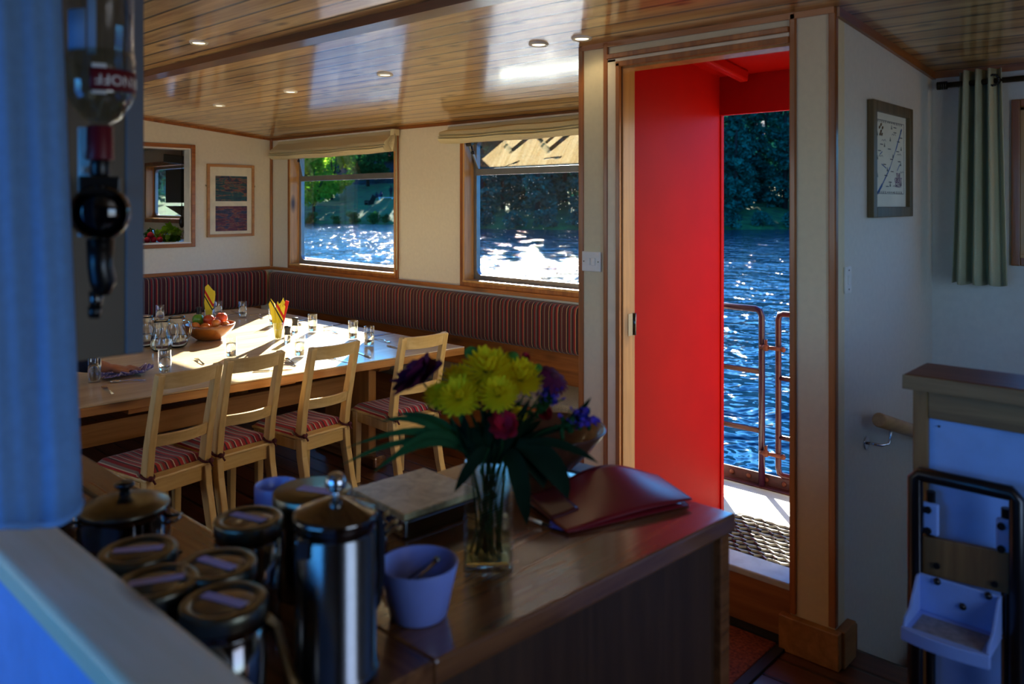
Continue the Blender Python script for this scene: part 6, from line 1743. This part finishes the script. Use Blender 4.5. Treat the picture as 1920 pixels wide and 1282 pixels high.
mb.tube([a, a + fd * .028 + sdv * .024 + Vector((0, 0, -.006)), a + fd * .056 + sdv * .030 + Vector((0, 0, -.012)), a + fd * .072 + sdv * .028 + Vector((0, 0, -.014))], [.014, .0118, .0100, .0078], 10)
hips = hipc + Vector((0, 0, -.02))
for s_ in (-1, 1):
    h_ = hips + Vector((s_ * .09, 0, -.03)); kn = Vector((h_.x + s_ * .02, h_.y + .06, .49)); an_ = Vector((h_.x + s_ * .03, h_.y, .085))
    mb.tube([h_, h_.lerp(kn, .5), kn, kn.lerp(an_, .35) + Vector((0, -.02, 0)), an_], [.092, .078, .058, .057, .037], 14)
    mb.tube([an_ + Vector((0, -.05, -.045)), an_ + Vector((0, .03, -.045)), an_ + Vector((0, .14, -.058)), an_ + Vector((0, .19, -.062))], [.036, .042, .036, .022], 12, flat=.75)
bo = put(mb.build('body', M['skin']))
md = bo.modifiers.new('remesh', 'REMESH'); md.mode = 'VOXEL'; md.voxel_size = .0052; md.use_smooth_shade = True
md = bo.modifiers.new('smooth', 'SMOOTH'); md.iterations = 3; md.factor = .5
def cloth(name, chains, m, vox=.011):
    mb = MB()
    for pts, rs, fl in chains: mb.tube(pts, rs, 16, flat=fl)
    o = put(mb.build(name, m)); md = o.modifiers.new('remesh', 'REMESH'); md.mode = 'VOXEL'; md.voxel_size = vox; md.use_smooth_shade = True
    md = o.modifiers.new('smooth', 'SMOOTH'); md.iterations = 3; return o
cloth('top', [([hipc + Vector((0, -.02, -.10)), hipc + Vector((0, .06, .08)), hipc.lerp(neck, .45) + Vector((0, -.03, .05)), hipc.lerp(neck, .85) + Vector((0, -.02, .02)), neck - Vector((0, .03, .01))], [.172, .168, .172, .182, .085], .78),
              ([neck + Vector((.02, 0, -.03)), sho, sho.lerp(elb, .5) + Vector((0, -.01, 0)), elb, elb.lerp(wr, .4), elb.lerp(wr, .82)], [.08, .078, .066, .056, .054, .042], None),
              ([neck + Vector((-.02, 0, -.03)), osh, osh.lerp(oel, .5), oel, oel.lerp(ow, .4), oel.lerp(ow, .8)], [.08, .078, .066, .056, .054, .042], None)], M['sleeve'])
lg = []
for s_ in (-1, 1):
    h_ = hips + Vector((s_ * .09, 0, -.03)); kn = Vector((h_.x + s_ * .02, h_.y + .06, .49)); an_ = Vector((h_.x + s_ * .03, h_.y, .085))
    lg.append(([hips + Vector((s_ * .05, 0, .05)), h_, h_.lerp(kn, .5), kn, kn.lerp(an_, .4), an_], [.12, .108, .094, .075, .07, .062], None))
cloth('trousers', lg, M['trouser'], .012)
mb = MB(); mb.ball(hd + Vector((0, -.012, .022)), .108, 14, (.86, 1.0, 1.12), Matrix.Rotation(-.9, 3, 'X')); mb.ball(hd + Vector((0, -.10, .03)), .045, 8); put(mb.build('hair', M['hair']))
for s_ in (-1, 1):
    an_ = hips + Vector((s_ * .12, 0, 0)); mb = MB(); mb.tube([Vector((an_.x, an_.y - .065, .035)), Vector((an_.x, an_.y + .04, .045)), Vector((an_.x, an_.y + .15, .036)), Vector((an_.x, an_.y + .215, .030))], [.036, .052, .046, .024], 14, flat=.72); put(mb.build('shoe', M['black']))
# the cloth under the hand
cq = wr + fd * .085; cc_ = thing('wiping_cloth', 'crumpled lilac blue cleaning cloth under the wiping hand', 'cloth', (cq.x, cq.y, TZ + .0005))
def crumple(u, v):
    p = (u - .5) * .25 ; q_ = (v - .5) * .19
    z = .006 + .016 * abs(mnoise.noise((u * 3.2, v * 3.4, 2.0))) + .012 * abs(mnoise.noise((u * 7, v * 7, 5.0)))
    rr_ = ((u - .45) ** 2 * 9 + (v - .5) ** 2 * 12); z *= min(1.2, .35 + rr_)
    z += .020 * max(0, v - .72) / .28 * (1 if u > .3 else .3) + .024 * max(0, u - .82) / .18
    p *= 1 - .12 * math.sin(v * 9); w_ = fd * p + sdv * (q_ * (1 + .1 * math.sin(u * 8)) + .012)
    return Vector((w_.x, w_.y, z))
g = G('lilac_cloth_weave'); v = g.obj(); xyz = g.N.new('ShaderNodeSeparateXYZ'); g.L.new(v, xyz.inputs[0])
st = g.m('FRACT', g.m('MULTIPLY', g.m('ADD', xyz.outputs[0], xyz.outputs[1]), 22.0))
cm = g.done(g.bsdf(g.ramp(st, [(0, srgb('8d88cf')), (.55, srgb('c9c6e8')), (.8, srgb('5a57b0'))], 'CONSTANT'), .95))
mb = MB(); mb.grid(crumple, 30, 26, True); mb.build('fabric', cm, cc_, 0, solid=.0016)
# ---------------------------------------------------------------- camera, daylight, lamps
cd = bpy.data.cameras.new('camera'); cam = bpy.data.objects.new('camera', cd); COL.objects.link(cam)
cam.location = (0, 0, EYE); cam.rotation_euler = (PI/2, 0, YAW)
cd.sensor_fit = 'HORIZONTAL'; cd.sensor_width = 36; cd.lens = F / 1920 * 36
cd.shift_y = -(641 - HY) / 1920; cd.clip_start = .05; cd.clip_end = 2000
cd.dof.use_dof = True; cd.dof.focus_distance = 5.2; cd.dof.aperture_fstop = 2.6
sc.camera = cam
SUN_EL = math.radians(20.8); sh = Vector((-.672, .741, 0)).normalized()
sd = Vector((sh.x * math.cos(SUN_EL), sh.y * math.cos(SUN_EL), math.sin(SUN_EL)))
L = bpy.data.lights.new('sun', 'SUN'); L.energy = 44; L.angle = math.radians(.53); L.color = (1, .93, .79)
so = bpy.data.objects.new('sun', L); COL.objects.link(so); so.rotation_euler = sd.to_track_quat('Z', 'Y').to_euler()
so.location = sd * 60
W = bpy.data.worlds.new('sky'); sc.world = W; W.use_nodes = True; t = W.node_tree; t.nodes.clear()
sk = t.nodes.new('ShaderNodeTexSky'); sk.sky_type = 'NISHITA'; sk.sun_disc = False; sk.sun_elevation = SUN_EL
sk.sun_rotation = math.atan2(sh.x, sh.y); sk.ozone_density = 3.0; sk.dust_density = .6; sk.air_density = 1.0
mx = t.nodes.new('ShaderNodeMix'); mx.data_type = 'RGBA'; mx.blend_type = 'MULTIPLY'; mx.inputs[0].default_value = 1
mx.inputs[7].default_value = (.20, .78, 1.5, 1)
bg = t.nodes.new('ShaderNodeBackground'); bg.inputs[1].default_value = SKY_STRENGTH if 'SKY_STRENGTH' in globals() else .40
wo = t.nodes.new('ShaderNodeOutputWorld')
t.links.new(sk.outputs[0], mx.inputs[6]); t.links.new(mx.outputs[2], bg.inputs[0]); t.links.new(bg.outputs[0], wo.inputs[0])
def area(name, loc, rot, sx, sy, e, col):
    l = bpy.data.lights.new(name, 'AREA'); l.shape = 'RECTANGLE'; l.size = sx; l.size_y = sy; l.energy = e; l.color = col
    o = bpy.data.objects.new(name, l); COL.objects.link(o); o.location = loc; o.rotation_euler = rot
    return o
# added area lamps just inside the port panes, boosting and tinting the daylight
for i, (a, b, c, d) in enumerate(PW):
    area('daylight_window', ((a+b)/2, (PY if i < 2 else PB) - .03, (c+d)/2), (math.radians(90), 0, 0), b-a, d-c, (16, 16, 9)[i], (.04, .27, 1.0) if i >= 2 else (1, .92, .78))
area('daylight_window', (1.83, 1.1, 1.6), (0, math.radians(90), 0), 1.2, 1.4, 14, (.86, .88, .95))  # lamp added at the unseen aft opening to brighten the side wall
for v_, k in (('view_transform', 'Standard'), ('look', 'None')): setattr(sc.view_settings, v_, k)
sc.view_settings.exposure = 0.0; sc.view_settings.gamma = 1.0; sc.view_settings.use_curve_mapping = False
c = sc.cycles
c.use_denoising = True; c.max_bounces = 10; c.diffuse_bounces = 4; c.glossy_bounces = 5; c.transmission_bounces = 8; c.transparent_max_bounces = 16
c.sample_clamp_indirect = 30.0; c.caustics_refractive = False; c.caustics_reflective = False; c.blur_glossy = .5
